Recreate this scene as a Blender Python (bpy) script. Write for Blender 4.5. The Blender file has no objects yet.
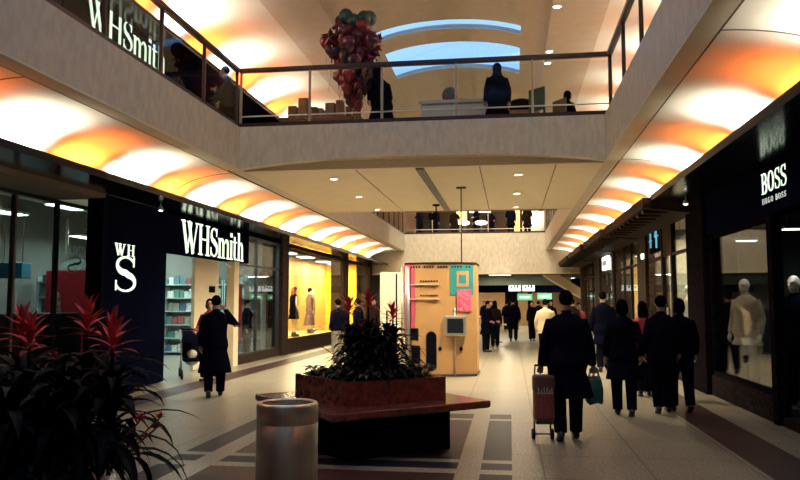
import bpy, bmesh, math, random
from mathutils import Vector, Matrix, Euler
random.seed(7)
PI = math.pi
S = bpy.context.scene
COL = S.collection
CX = -1.74                      # centre line of the mall (x)
def mir(x): return 2 * CX - x   # mirror a coordinate to the other side of the mall

# ------------------------------------------------------------------ materials
def mat(name, col, rough=0.6, metal=0.0, noise=0.0, scale=8.0, col2=None, emit=None, estr=0.0, spec=0.5, bump=0.0,
        stretch=None, coat=0.0, detail=4.0):
    m = bpy.data.materials.new(name); m.use_nodes = True
    nt = m.node_tree; b = nt.nodes['Principled BSDF']
    b.inputs['Base Color'].default_value = (*col, 1)
    b.inputs['Roughness'].default_value = rough
    b.inputs['Metallic'].default_value = metal
    b.inputs['Specular IOR Level'].default_value = spec
    b.inputs['Coat Weight'].default_value = coat
    if noise > 0 or col2 or bump > 0:
        tc = nt.nodes.new('ShaderNodeTexCoord')
        src = tc.outputs['Object']
        if stretch:
            mp = nt.nodes.new('ShaderNodeMapping'); nt.links.new(src, mp.inputs['Vector'])
            mp.inputs['Scale'].default_value = stretch[:3]
            if len(stretch) > 3: mp.inputs['Rotation'].default_value = stretch[3:6]
            src = mp.outputs['Vector']
        n = nt.nodes.new('ShaderNodeTexNoise'); n.inputs['Scale'].default_value = scale; n.inputs['Detail'].default_value = detail
        nt.links.new(src, n.inputs['Vector'])
        if noise > 0 or col2:
            r = nt.nodes.new('ShaderNodeValToRGB')
            c2 = col2 or tuple(c * (1 - noise) for c in col)
            r.color_ramp.elements[0].position = .38; r.color_ramp.elements[1].position = .62
            r.color_ramp.elements[0].color = (*c2, 1); r.color_ramp.elements[1].color = (*col, 1)
            nt.links.new(n.outputs['Fac'], r.inputs['Fac']); nt.links.new(r.outputs['Color'], b.inputs['Base Color'])
        if bump > 0:
            bp = nt.nodes.new('ShaderNodeBump'); bp.inputs['Strength'].default_value = bump; bp.inputs['Distance'].default_value = .01
            nt.links.new(n.outputs['Fac'], bp.inputs['Height']); nt.links.new(bp.outputs['Normal'], b.inputs['Normal'])
    if emit:
        b.inputs['Emission Color'].default_value = (*emit, 1); b.inputs['Emission Strength'].default_value = estr
    return m
def glassmat(name, tint=(.92, .95, .95), refl=.5, rough=0.02):
    m = bpy.data.materials.new(name); m.use_nodes = True; nt = m.node_tree
    for n in list(nt.nodes): nt.nodes.remove(n)
    out = nt.nodes.new('ShaderNodeOutputMaterial'); mix = nt.nodes.new('ShaderNodeMixShader')
    tr = nt.nodes.new('ShaderNodeBsdfTransparent'); tr.inputs['Color'].default_value = (*tint, 1)
    gl = nt.nodes.new('ShaderNodeBsdfGlossy'); gl.inputs['Roughness'].default_value = rough
    fr = nt.nodes.new('ShaderNodeFresnel'); fr.inputs['IOR'].default_value = 1.45
    mu = nt.nodes.new('ShaderNodeMath'); mu.operation = 'MULTIPLY'; mu.inputs[1].default_value = refl
    nt.links.new(fr.outputs['Fac'], mu.inputs[0]); nt.links.new(mu.outputs[0], mix.inputs['Fac'])
    nt.links.new(tr.outputs[0], mix.inputs[1]); nt.links.new(gl.outputs[0], mix.inputs[2]); nt.links.new(mix.outputs[0], out.inputs['Surface'])
    return m
def floormat(name, col, dark, light, tile=1.0, rough=.32, joint=True, spec=.4):
    """speckled terrazzo: fine chips, broad wear, thin joints"""
    m = bpy.data.materials.new(name); m.use_nodes = True; nt = m.node_tree; b = nt.nodes['Principled BSDF']
    tc = nt.nodes.new('ShaderNodeTexCoord')
    n1 = nt.nodes.new('ShaderNodeTexNoise'); n1.inputs['Scale'].default_value = 38; n1.inputs['Detail'].default_value = 5
    n2 = nt.nodes.new('ShaderNodeTexNoise'); n2.inputs['Scale'].default_value = 1.3; n2.inputs['Detail'].default_value = 4
    for n in (n1, n2): nt.links.new(tc.outputs['Object'], n.inputs['Vector'])
    r = nt.nodes.new('ShaderNodeValToRGB'); e = r.color_ramp.elements
    e[0].position = .36; e[0].color = (*dark, 1); e[1].position = .64; e[1].color = (*light, 1)
    k = e.new(.5); k.color = (*col, 1)
    nt.links.new(n1.outputs['Fac'], r.inputs['Fac'])
    mx = nt.nodes.new('ShaderNodeMixRGB'); mx.blend_type = 'MULTIPLY'; mx.inputs['Fac'].default_value = .35
    nt.links.new(r.outputs['Color'], mx.inputs['Color1']); nt.links.new(n2.outputs['Color'], mx.inputs['Color2'])
    r2 = nt.nodes.new('ShaderNodeValToRGB'); r2.color_ramp.elements[0].position = .3; r2.color_ramp.elements[1].position = .7
    r2.color_ramp.elements[0].color = (.6, .6, .6, 1); r2.color_ramp.elements[1].color = (1, 1, 1, 1)
    nt.links.new(n2.outputs['Fac'], r2.inputs['Fac']); nt.links.new(r2.outputs['Color'], mx.inputs['Color2'])
    last = mx.outputs['Color']
    if joint:
        br = nt.nodes.new('ShaderNodeTexBrick'); br.offset = 0
        br.inputs['Scale'].default_value = 1; br.inputs['Mortar Size'].default_value = .009; br.inputs['Brick Width'].default_value = 1.0
        br.inputs['Row Height'].default_value = 1.06
        br.inputs['Color1'].default_value = br.inputs['Color2'].default_value = (1, 1, 1, 1); br.inputs['Mortar'].default_value = (.35, .3, .28, 1)
        mp = nt.nodes.new('ShaderNodeMapping'); mp.inputs['Location'].default_value = (-.3, .28, 0)
        nt.links.new(tc.outputs['Object'], mp.inputs['Vector']); nt.links.new(mp.outputs[0], br.inputs['Vector'])
        mj = nt.nodes.new('ShaderNodeMixRGB'); mj.blend_type = 'MULTIPLY'; mj.inputs['Fac'].default_value = 1
        nt.links.new(last, mj.inputs['Color1']); nt.links.new(br.outputs['Color'], mj.inputs['Color2']); last = mj.outputs['Color']
    nt.links.new(last, b.inputs['Base Color'])
    b.inputs['Roughness'].default_value = rough; b.inputs['Specular IOR Level'].default_value = spec
    return m

M = {}
M['floor_beige'] = floormat('floor_beige', (.27, .235, .17), (.145, .12, .085), (.41, .36, .265))
M['floor_light'] = floormat('floor_light_strip', (.31, .27, .195), (.18, .155, .11), (.45, .40, .295), joint=False)
M['floor_dark'] = floormat('floor_slate', (.012, .013, .022), (.007, .007, .013), (.028, .028, .036), joint=False, rough=.45, spec=.15)
M['floor_red'] = floormat('floor_red', (.042, .015, .015), (.026, .009, .010), (.07, .027, .025), joint=False, rough=.45, spec=.15)
M['marble'] = mat('marble_band', (.62, .56, .45), .45, noise=.17, scale=7, stretch=(1.6, 1.2, .6, .6, .5, 0), detail=10)
M['plaster'] = mat('cream_plaster', (.76, .68, .52), .75, noise=.05, scale=3)
M['soffit'] = mat('soffit_cream', (.78, .69, .52), .6, noise=.05, scale=3)
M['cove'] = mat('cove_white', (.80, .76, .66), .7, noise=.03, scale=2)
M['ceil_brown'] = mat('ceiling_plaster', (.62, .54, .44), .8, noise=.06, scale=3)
M['gloss_dark'] = mat('gloss_navy', (.007, .007, .014), .16, noise=.3, scale=3, spec=.25)
M['navy'] = mat('navy_board', (.003, .004, .014), .6, noise=.2, scale=6, spec=.0)
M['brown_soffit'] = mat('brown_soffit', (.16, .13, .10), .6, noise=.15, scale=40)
M['black'] = mat('black_base', (.006, .006, .012), .6, noise=.3, scale=10, spec=.0)
M['handrail'] = mat('dark_wood_rail', (.045, .018, .014), .35, noise=.4, scale=10, stretch=(1, 1, 1))
M['post'] = mat('bronze_post', (.42, .36, .26), .4, metal=.3, noise=.1, scale=20)
M['post_brown'] = mat('brown_post', (.09, .05, .035), .4, metal=.3, noise=.1, scale=20)
M['whiterail'] = mat('pale_rail', (.70, .66, .58), .4, noise=.05, scale=10)
M['glass'] = glassmat('clear_glass', refl=.15)
M['shopglass'] = glassmat('shop_glass', (.86, .89, .90), .3)
M['skyglass'] = glassmat('skylight_glass', (.85, .9, .95), .06)
M['steel'] = mat('brushed_steel', (.80, .70, .54), .40, metal=.88, noise=.12, scale=30, stretch=(1, 1, .02))
M['steel_dark'] = mat('dark_steel', (.10, .10, .11), .35, metal=.8, noise=.1, scale=20)
M['alu'] = mat('aluminium', (.50, .48, .43), .4, metal=.7, noise=.05, scale=20)
M['redmarble'] = mat('red_marble', (.17, .040, .034), .22, noise=.45, scale=14, coat=.3, detail=8)
M['soil'] = mat('soil', (.015, .011, .009), .95, noise=.5, scale=40, bump=.4)
M['leaf'] = mat('dark_leaf', (.0022, .004, .006), .6, noise=.5, scale=14, spec=.06)
M['leaf2'] = mat('green_leaf', (.008, .016, .010), .5, noise=.5, scale=14)
M['bract'] = mat('red_bract', (.70, .09, .10), .7, noise=.3, scale=22, spec=.2)
M['bract2'] = mat('deep_red_bract', (.58, .06, .08), .7, noise=.3, scale=22, spec=.2)
M['letter'] = mat('lit_letters', (.8, .82, .74), .5, emit=(.82, 1, .78), estr=.62, noise=.03, scale=10)
M['letter_pale'] = mat('painted_letters', (.75, .78, .72), .5, emit=(.85, .95, .85), estr=.35, noise=.03)
M['letter_ghost'] = mat('ghost_letters', (.42, .50, .46), .5, noise=.05)
M['pillar'] = mat('brown_stone', (.040, .025, .019), .6, noise=.5, scale=12, detail=8, spec=.05)
M['pillar_dark'] = mat('dark_stone', (.010, .008, .010), .5, noise=.5, scale=12, detail=8, spec=.0)
M['plinth'] = mat('plinth_stone', (.022, .017, .017), .5, noise=.5, scale=14, detail=8, spec=.0)
M['cream'] = mat('cream_panel', (.72, .64, .46), .5, noise=.05, scale=5)
M['yellow_wall'] = mat('yellow_wall', (.68, .44, .11), .6, noise=.1, scale=2)
M['yellow_bright'] = mat('saturated_yellow_wall', (.85, .55, .02), .6, noise=.06, scale=2)
M['grey_wall'] = mat('grey_wall', (.13, .14, .13), .7, noise=.1, scale=3)
M['dark_wall'] = mat('dark_wall', (.016, .014, .013), .7, noise=.2, scale=3)
M['shelf'] = mat('pale_shelf', (.26, .34, .34), .5, noise=.08, scale=6)
M['floor_shop'] = floormat('floor_shop', (.22, .21, .18), (.15, .14, .12), (.3, .28, .24), joint=False)
M['lamp'] = mat('lamp_glow', (1, 1, 1), .4, emit=(1, .93, .80), estr=9.0)
M['lamp_cool'] = mat('lamp_cool', (1, 1, 1), .4, emit=(.75, 1, .88), estr=5.0)
M['lamp_soft'] = mat('lamp_soft', (1, 1, 1), .4, emit=(1, .95, .82), estr=2.4)
M['lamp_green'] = mat('lamp_green', (.2, .6, .3), .4, emit=(.12, .55, .28), estr=.4)
M['lamp_orange'] = mat('lamp_orange', (.9, .5, .2), .4, emit=(1, .42, .10), estr=1.2)
M['neon_blue'] = mat('neon_blue', (.2, .6, .8), .4, emit=(.10, .42, .62), estr=.4)
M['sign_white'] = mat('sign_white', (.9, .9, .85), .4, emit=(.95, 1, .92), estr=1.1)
M['beam_green'] = mat('grey_green_beam', (.22, .30, .27), .5, noise=.1, scale=4)
M['skin'] = mat('skin', (.42, .23, .16), .55, noise=.12, scale=14)
M['mannequin'] = mat('mannequin_white', (.75, .72, .66), .4, noise=.05, scale=8)
M['cloth_black'] = mat('black_wool', (.0045, .0048, .012), .9, noise=.4, scale=60, bump=.2, spec=.0)
M['cloth_navy'] = mat('navy_wool', (.005, .006, .016), .9, noise=.4, scale=60, bump=.2, spec=.0)
M['cloth_char'] = mat('charcoal_cloth', (.007, .007, .013), .9, noise=.4, scale=60, bump=.2, spec=.0)
M['cloth_brown'] = mat('brown_cloth', (.022, .013, .012), .9, noise=.4, scale=60, bump=.2, spec=.0)
M['cloth_grey'] = mat('pale_grey_trousers', (.26, .24, .19), .85, noise=.25, scale=40, bump=.2)
M['cloth_cream'] = mat('beige_cloth', (.50, .38, .24), .85, noise=.2, scale=40, bump=.2)
M['cloth_red'] = mat('red_cloth', (.38, .03, .035), .8, noise=.3, scale=40, bump=.2)
M['cloth_dress'] = mat('patterned_dress', (.05, .02, .05), .7, col2=(.20, .13, .12), scale=30)
M['hair_dark'] = mat('dark_hair', (.006, .005, .006), .8, noise=.4, scale=50, stretch=(1, 1, .15), spec=.0)
M['hair_red'] = mat('auburn_hair', (.25, .05, .025), .5, noise=.4, scale=50, stretch=(1, 1, .15))
M['shoe'] = mat('black_leather', (.008, .008, .010), .35, noise=.2, scale=20)
M['bag_red'] = mat('trolley_bag_red', (.30, .075, .07), .7, noise=.4, scale=60)
M['bag_top'] = mat('trolley_bag_flap', (.10, .05, .055), .7, noise=.3, scale=40)
M['bag_teal'] = mat('teal_plastic', (.02, .11, .12), .35, noise=.3, scale=10, bump=.3)
M['bag_white'] = mat('white_plastic', (.55, .54, .50), .35, noise=.15, scale=10, bump=.3)
M['rubber'] = mat('black_rubber', (.01, .01, .012), .7, noise=.2, scale=20)
M['kiosk_orange'] = mat('kiosk_orange', (.52, .29, .11), .5, noise=.08, scale=3)
M['kiosk_pink'] = mat('kiosk_pink', (.60, .08, .16), .5, noise=.15, scale=5)
M['kiosk_teal'] = mat('kiosk_teal', (.02, .25, .26), .5, noise=.1, scale=5)
M['pink_poster'] = mat('pink_poster', (.55, .05, .17), .5, col2=(.72, .2, .26), scale=18)
M['screen'] = mat('dark_screen', (.012, .018, .022), .1, noise=.1, scale=4)
M['balloon_red'] = mat('balloon_red', (.24, .018, .035), .2, noise=.2, scale=8, coat=.4)
M['balloon_wine'] = mat('balloon_wine', (.11, .014, .05), .2, noise=.2, scale=8, coat=.4)
M['balloon_teal'] = mat('balloon_teal', (.02, .10, .12), .2, noise=.2, scale=8, coat=.4)
M['balloon_silver'] = mat('balloon_silver', (.10, .06, .08), .2, metal=.6, noise=.2, scale=8)
M['globe'] = mat('globe_paint', (.03, .16, .20), .3, col2=(.30, .06, .05), scale=7)
M['cardboard'] = mat('tan_box', (.36, .22, .11), .7, noise=.2, scale=10)
M['cardboard2'] = mat('brown_box', (.22, .12, .07), .7, noise=.2, scale=10)
M['cart_white'] = mat('cart_white', (.62, .62, .58), .5, noise=.05, scale=6)
M['green_paint'] = mat('green_paint', (.02, .10, .06), .5, noise=.2, scale=10)
M['display_red'] = mat('display_red', (.30, .012, .02), .4, noise=.25, scale=6)
M['portrait'] = mat('portrait_print', (.30, .17, .12), .5, col2=(.03, .02, .02), scale=9)
M['blue_box'] = mat('blue_box', (.03, .25, .42), .5, noise=.1, scale=6)
PRODUCTS = []
for i, c in enumerate([(.38, .48, .46), (.06, .14, .16), (.22, .06, .06), (.20, .24, .18), (.05, .10, .18), (.48, .52, .50), (.07, .18, .15)]):
    M['product%d' % i] = mat('packet_print_%d' % i, c, .5, noise=.5, scale=25); PRODUCTS.append('product%d' % i)

# ------------------------------------------------------------------ mesh building
class MB:
    def __init__(s): s.v = []; s.f = []; s.mi = []; s.cur = 0
    def add(s, vs, fs):
        o = len(s.v); s.v += [tuple(p) for p in vs]; s.f += [tuple(i + o for i in f) for f in fs]; s.mi += [s.cur] * len(fs); return s
    def box(s, x0, x1, y0, y1, z0, z1, T=None):
        vs = [(x, y, z) for z in (z0, z1) for y in (y0, y1) for x in (x0, x1)]
        if T: vs = [tuple(T @ Vector(p)) for p in vs]
        return s.add(vs, [(0, 2, 3, 1), (4, 5, 7, 6), (0, 1, 5, 4), (2, 6, 7, 3), (0, 4, 6, 2), (1, 3, 7, 5)])
    def bbox(s, x0, x1, y0, y1, z0, z1, b=.01, T=None):
        """bevelled box"""
        bm = bmesh.new(); r = bmesh.ops.create_cube(bm, size=1)
        for v in bm.verts:
            v.co = Vector((x0 + (v.co.x + .5) * (x1 - x0), y0 + (v.co.y + .5) * (y1 - y0), z0 + (v.co.z + .5) * (z1 - z0)))
        bmesh.ops.bevel(bm, geom=bm.edges[:], offset=b, segments=2, affect='EDGES', profile=.5)
        vs = [v.co.copy() for v in bm.verts]
        if T: vs = [T @ p for p in vs]
        bm.verts.index_update()
        fs = [[v.index for v in f.verts] for f in bm.faces]; bm.free()
        return s.add(vs, fs)
    def prism(s, poly, z0, z1, axis='z', T=None):
        n = len(poly)
        def P(a, b, c):
            p = {'z': (a, b, c), 'y': (a, c, b), 'x': (c, a, b)}[axis]
            return tuple(T @ Vector(p)) if T else p
        vs = [P(a, b, z0) for a, b in poly] + [P(a, b, z1) for a, b in poly]
        fs = [tuple(range(n - 1, -1, -1)), tuple(range(n, 2 * n))] + [(i, (i + 1) % n, n + (i + 1) % n, n + i) for i in range(n)]
        return s.add(vs, fs)
    def tube(s, pts, rad, n=10, cap=True, T=None):
        pts = [Vector(p) for p in pts]
        if not hasattr(rad, '__len__'): rad = [rad] * len(pts)
        vs = []; fs = []; prev = None
        for i, p in enumerate(pts):
            d = (pts[min(i + 1, len(pts) - 1)] - pts[max(i - 1, 0)]).normalized()
            if prev is None:
                u = Vector((1, 0, 0)) if abs(d.x) < .9 else Vector((0, 1, 0))
                u = (u - d * u.dot(d)).normalized()
            else:
                u = (prev - d * prev.dot(d)).normalized()
            prev = u; w = d.cross(u); r = rad[i]
            ra, rb = r if hasattr(r, '__len__') else (r, r)
            for k in range(n):
                a = 2 * PI * k / n
                vs.append(p + u * (ra * math.cos(a)) + w * (rb * math.sin(a)))
        for i in range(len(pts) - 1):
            for k in range(n):
                fs.append((i * n + k, i * n + (k + 1) % n, (i + 1) * n + (k + 1) % n, (i + 1) * n + k))
        if cap: fs += [tuple(range(n - 1, -1, -1)), tuple(range((len(pts) - 1) * n, len(pts) * n))]
        if T: vs = [T @ p for p in vs]
        return s.add(vs, fs)
    def loftz(s, secs, n=20):
        """stacked horizontal ellipses (cx, cy, z, a, b)"""
        vs = []; fs = []
        for (cx, cy, z, a, b) in secs:
            for k in range(n):
                t = 2 * PI * k / n; vs.append((cx + a * math.cos(t), cy + b * math.sin(t), z))
        for i in range(len(secs) - 1):
            for k in range(n):
                fs.append((i * n + k, i * n + (k + 1) % n, (i + 1) * n + (k + 1) % n, (i + 1) * n + k))
        fs += [tuple(range(n - 1, -1, -1)), tuple(range((len(secs) - 1) * n, len(secs) * n))]
        return s.add(vs, fs)
    def lathe(s, prof, c=(0, 0, 0), n=32):
        vs = []; fs = []; m = len(prof)
        for k in range(n):
            t = 2 * PI * k / n
            for (r, z) in prof: vs.append((c[0] + r * math.cos(t), c[1] + r * math.sin(t), c[2] + z))
        for k in range(n):
            for i in range(m - 1):
                fs.append((k * m + i, ((k + 1) % n) * m + i, ((k + 1) % n) * m + i + 1, k * m + i + 1))
        return s.add(vs, fs)
    def ball(s, c, r, n=16, m=10, T=None):
        rx, ry, rz = r if hasattr(r, '__len__') else (r, r, r)
        vs = [Vector((c[0], c[1], c[2] - rz))]; fs = []
        for i in range(1, m):
            p = -PI / 2 + PI * i / m
            for k in range(n):
                t = 2 * PI * k / n
                vs.append(Vector((c[0] + rx * math.cos(p) * math.cos(t), c[1] + ry * math.cos(p) * math.sin(t), c[2] + rz * math.sin(p))))
        vs.append(Vector((c[0], c[1], c[2] + rz)))
        for k in range(n): fs.append((0, 1 + (k + 1) % n, 1 + k))
        for i in range(m - 2):
            for k in range(n):
                a = 1 + i * n; fs.append((a + k, a + (k + 1) % n, a + n + (k + 1) % n, a + n + k))
        a = 1 + (m - 2) * n
        for k in range(n): fs.append((a + k, a + (k + 1) % n, len(vs) - 1))
        if T: vs = [T @ v for v in vs]
        return s.add(vs, fs)
    def ribbon(s, pts, ws, d=.03, F=None):
        """flat stroke of varying width in the (u,v) plane, thickness d along w; F maps (u,v,w)"""
        n = len(pts); L = []; R = []
        if not hasattr(ws, '__len__'): ws = [ws] * n
        for i in range(n):
            a = Vector(pts[max(i - 1, 0)]); b = Vector(pts[min(i + 1, n - 1)]); t = (b - a).normalized(); nn = Vector((-t.y, t.x))
            p = Vector(pts[i]); L.append(p + nn * ws[i] / 2); R.append(p - nn * ws[i] / 2)
        vs = []
        for w in (0, d):
            for p in L: vs.append(F(p.x, p.y, w))
            for p in R: vs.append(F(p.x, p.y, w))
        fs = []
        for i in range(n - 1):
            fs.append((i, i + 1, n + i + 1, n + i)); o = 2 * n
            fs.append((o + i, o + n + i, o + n + i + 1, o + i + 1))
            fs.append((i, o + i, o + i + 1, i + 1)); fs.append((n + i, n + i + 1, o + n + i + 1, o + n + i))
        fs.append((0, n, 3 * n, 2 * n)); fs.append((n - 1, 3 * n - 1, 4 * n - 1, 2 * n - 1))
        return s.add(vs, fs)
    def mesh(s, name, smooth=False):
        me = bpy.data.meshes.new(name); me.from_pydata(s.v, [], s.f); me.update()
        bm = bmesh.new(); bm.from_mesh(me); bmesh.ops.recalc_face_normals(bm, faces=bm.faces[:]); bm.to_mesh(me); bm.free()
        if any(s.mi): me.polygons.foreach_set('material_index', s.mi)
        if smooth: me.polygons.foreach_set('use_smooth', [True] * len(me.polygons))
        return me
    def build(s, name, m, parent=None, smooth=False, loc=None, label=None):
        me = s.mesh(name, smooth)
        for x in (m if isinstance(m, (list, tuple)) else [m]): me.materials.append(M[x] if isinstance(x, str) else x)
        o = bpy.data.objects.new(name, me); COL.objects.link(o)
        if parent: o.parent = parent
        if loc: o.location = loc
        if label: o['label'] = label
        return o

def tag(o, label, cat, group=None):
    o['label'] = label; o['category'] = cat
    if group: o['group'] = group
    return o
def thing(name, label, cat, loc=(0, 0, 0), rz=0.0, group=None):
    o = bpy.data.objects.new(name, None); COL.objects.link(o); o.empty_display_size = .1
    o.location = loc; o.rotation_euler = (0, 0, rz); return tag(o, label, cat, group)
def struct(name, mb, m, parent=None, smooth=False):
    o = mb.build(name, m, parent, smooth)
    if not parent: o['kind'] = 'structure'
    return o
def dup(root, loc, rz=None, label=None, group=None, scale=None):
    r = root.copy(); COL.objects.link(r); r.location = loc
    if rz is not None: r.rotation_euler = (0, 0, rz)
    if scale: r.scale = (scale,) * 3
    if label: r['label'] = label
    if group: r['group'] = group
    for ch in list(root.children):
        c = ch.copy(); COL.objects.link(c); c.parent = r
        for g in list(ch.children):
            d = g.copy(); COL.objects.link(d); d.parent = c
    return r
def remesh(mb, vox, smooth_it=2):
    me = mb.mesh('tmp'); o = bpy.data.objects.new('tmp', me); COL.objects.link(o)
    md = o.modifiers.new('r', 'REMESH'); md.mode = 'VOXEL'; md.voxel_size = vox; md.use_smooth_shade = True
    if smooth_it:
        sm = o.modifiers.new('s', 'SMOOTH'); sm.factor = .5; sm.iterations = smooth_it
    dg = bpy.context.evaluated_depsgraph_get(); dg.update()
    out = bpy.data.meshes.new_from_object(o.evaluated_get(dg))
    bpy.data.objects.remove(o); bpy.data.meshes.remove(me)
    out.polygons.foreach_set('use_smooth', [True] * len(out.polygons))
    return out
def link_mesh(me, name, m, parent):
    me.name = name; me.materials.clear(); me.materials.append(M[m]); o = bpy.data.objects.new(name, me); COL.objects.link(o); o.parent = parent; return o

# ------------------------------------------------------------------ lettering (drawn stroke by stroke)
def arc(cx, cy, rx, ry, a0, a1, n=12):
    return [(cx + rx * math.cos(math.radians(a0 + (a1 - a0) * i / n)), cy + ry * math.sin(math.radians(a0 + (a1 - a0) * i / n))) for i in range(n + 1)]
TK, TN, SF = .155, .055, .04
def g_stem(x, y0, y1, w=TK): return [([(x, y0), (x, y1)], w)]
def g_serif(x, y, w=.30): return [([(x - w / 2, y), (x + w / 2, y)], SF)]
def swell(n, a, b): return [a + (b - a) * math.sin(PI * i / (n - 1)) for i in range(n)]
def glyph(ch):
    """list of (points, widths), advance; cap height 1"""
    o = []
    if ch == 'W':
        o += [([(.06, 1), (.34, 0)], TK), ([(.32, 0), (.60, .98)], TN), ([(.42, 1), (.72, 0)], TK), ([(.70, 0), (.98, 1)], TN)]
        o += g_serif(.06, .98, .26) + g_serif(.44, .98, .24) + g_serif(.98, .98, .22); return o, 1.08
    if ch == 'H':
        o += g_stem(.15, 0, 1) + g_stem(.67, 0, 1) + [([(.15, .52), (.67, .52)], TN)]
        for x in (.15, .67): o += g_serif(x, .02) + g_serif(x, .98)
        return o, .86
    if ch == 'S':
        p = arc(.29, .745, .21, .215, 20, 270, 16) + arc(.29, .255, .235, .225, 90, -160, 16)[1:]
        n = len(p); w = [.05 + .125 * math.exp(-((i - n / 2 + .5) / (n * .20)) ** 2) for i in range(n)]
        o += [(p, w), ([(.49, .70), (.49, .98)], SF), ([(.06, .04), (.06, .32)], SF)]; return o, .60
    if ch in 'mh':
        top = 1.02 if ch == 'h' else .68
        o += g_stem(.13, 0, top, .135) + g_serif(.13, .02, .27) + [([(.02, top - .02), (.14, top - .02)], SF)]
        for k in range(2 if ch == 'm' else 1):
            x0 = .16 + k * .38
            p = arc(x0 + .14, .45, .14, .20, 160, 0, 10) + [(x0 + .28, 0)]
            o += [(p, [.04 + .095 * min(1, i / 8) for i in range(len(p))])] + g_serif(x0 + .28, .02, .25)
        return o, (.98 if ch == 'm' else .60)
    if ch == 'i':
        o += g_stem(.13, 0, .68, .135) + g_serif(.13, .02, .27) + [([(.02, .66), (.14, .66)], SF), ([(.05, .88), (.21, .88)], .15)]; return o, .29
    if ch == 't':
        p = [(.13, .85), (.13, .15)] + arc(.24, .15, .11, .12, 180, 300, 8); n = len(p)
        o += [(p, [.12, .135] + [.13 - .085 * i / (n - 3) for i in range(n - 2)]), ([(.0, .65), (.34, .65)], SF)]; return o, .38
    if ch == 'B':
        o += g_stem(.15, 0, 1)
        for cy, ry, rx in ((.75, .23, .22), (.27, .25, .26)):
            p = [(.15, cy + ry)] + arc(.33, cy, rx, ry, 90, -90, 14) + [(.15, cy - ry)]
            o.append((p, swell(len(p), .05, .18)))
        o += g_serif(.10, .98, .2) + g_serif(.10, .02, .2); return o, .68
    if ch == 'O':
        p = arc(.36, .5, .28, .47, 0, 360, 32); o += [(p, [.055 + .125 * abs(math.cos(2 * PI * i / 32)) for i in range(33)])]; return o, .74
    if ch == 'U':
        p = [(.15, 1), (.15, .3)] + arc(.35, .3, .2, .28, 180, 360, 10) + [(.55, 1)]; return [(p, [.15] * 6 + [.08] * (len(p) - 6))], .70
    if ch == 'G':
        p = arc(.36, .5, .28, .47, 50, 330, 24) + [(.62, .45)]; return [(p, .12), ([(.42, .45), (.68, .45)], .06)], .76
    return [], .35
def write(mb, text, size, F, d=.03, wx=1.0, gap=.0, k=1.0):
    u = 0
    for ch in text:
        st, adv = glyph(ch)
        for pts, w in st:
            ww = [x * size * k for x in w] if hasattr(w, '__len__') else w * size * k
            mb.ribbon([((u + p[0] * wx) * size, p[1] * size) for p in pts], ww, d, F)
        u += adv * wx + gap
    return u * size
def text_len(text, wx=1.0, gap=.0): return sum(glyph(c)[1] * wx + gap for c in text)
def on_left(x, y0, z0):   # wall whose face looks +x, text runs to +y ; local to nothing (world)
    return lambda u, v, w: (x + w, y0 + u, z0 + v)
def on_right(x, y0, z0):
    return lambda u, v, w: (x - w, y0 - u, z0 + v)

# ------------------------------------------------------------------ constants of the hall
OL, OR = -5.25, mir(-5.25)          # edges of the well
LL, LR = -6.14, mir(-6.14)          # fascia lips
SL, SR = -6.96, mir(-6.96)          # shopfront planes
YB0, YB1 = 14.0, 21.3               # first bridge
YF = 37.5                           # far bridge
Y0, Y1 = -4.0, 60.0

# ------------------------------------------------------------------ floor
def floor():
    xs = [-14, SL, -6.38, -5.80, -3.50, -3.20, -2.95, -0.53, -0.30, 0.0, 2.36, 2.93, SR, 10]
    ys = [Y0, 1.2, 1.5, 1.65, 3.9, 4.05, 4.35, 4.5, 7.23, 7.42, 7.72, 7.87, 10.48, 10.62, 11.06, YF + .3, Y1]
    mats = ['floor_beige', 'floor_light', 'floor_dark', 'floor_red', 'floor_shop']
    mb = MB()
    for j in range(len(ys) - 1):
        for i in range(len(xs) - 1):
            xm = (xs[i] + xs[i + 1]) / 2; ym = (ys[j] + ys[j + 1]) / 2; k = 0
            if (xm < SL or xm > SR) and ym < YF: k = 4
            elif (-6.38 < xm < -5.80 or 2.36 < xm < 2.93) and ym < YF: k = 3
            elif -3.5 < xm < 0 and ym < 11.06:
                if -3.2 < xm < -2.95 or -.53 < xm < -.30: k = 1
                else:
                    row_dark = 7.42 < ym < 7.72 or 10.62 < ym or 4.05 < ym < 4.35 or 1.2 < ym < 1.5
                    row_light = 7.23 < ym < 7.42 or 7.72 < ym < 7.87 or 10.48 < ym < 10.62 or 3.9 < ym < 4.05 or 4.35 < ym < 4.5 or 1.5 < ym < 1.65
                    if row_light: k = 1
                    elif row_dark: k = 2
                    elif xm < -3.2 or xm > -.3: k = 2
                    else: k = 3
            mb.cur = k
            mb.add([(xs[i], ys[j], 0), (xs[i + 1], ys[j], 0), (xs[i + 1], ys[j + 1], 0), (xs[i], ys[j + 1], 0)], [(0, 1, 2, 3)])
    o = mb.build('floor', mats); o['kind'] = 'structure'
floor()

# ------------------------------------------------------------------ outer shell
struct('wall_left', MB().box(-14.2, -14, Y0, Y1, 0, 10.6), 'dark_wall')
struct('wall_right', MB().box(10, 10.2, Y0, Y1, 0, 10.6), 'dark_wall')
struct('wall_back', MB().box(-14, 10, Y1, Y1 + .2, 0, 10.6), 'dark_wall')
struct('wall_front', MB().box(-14, 10, Y0 - .2, Y0, 0, 10.6), 'cream')

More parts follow.
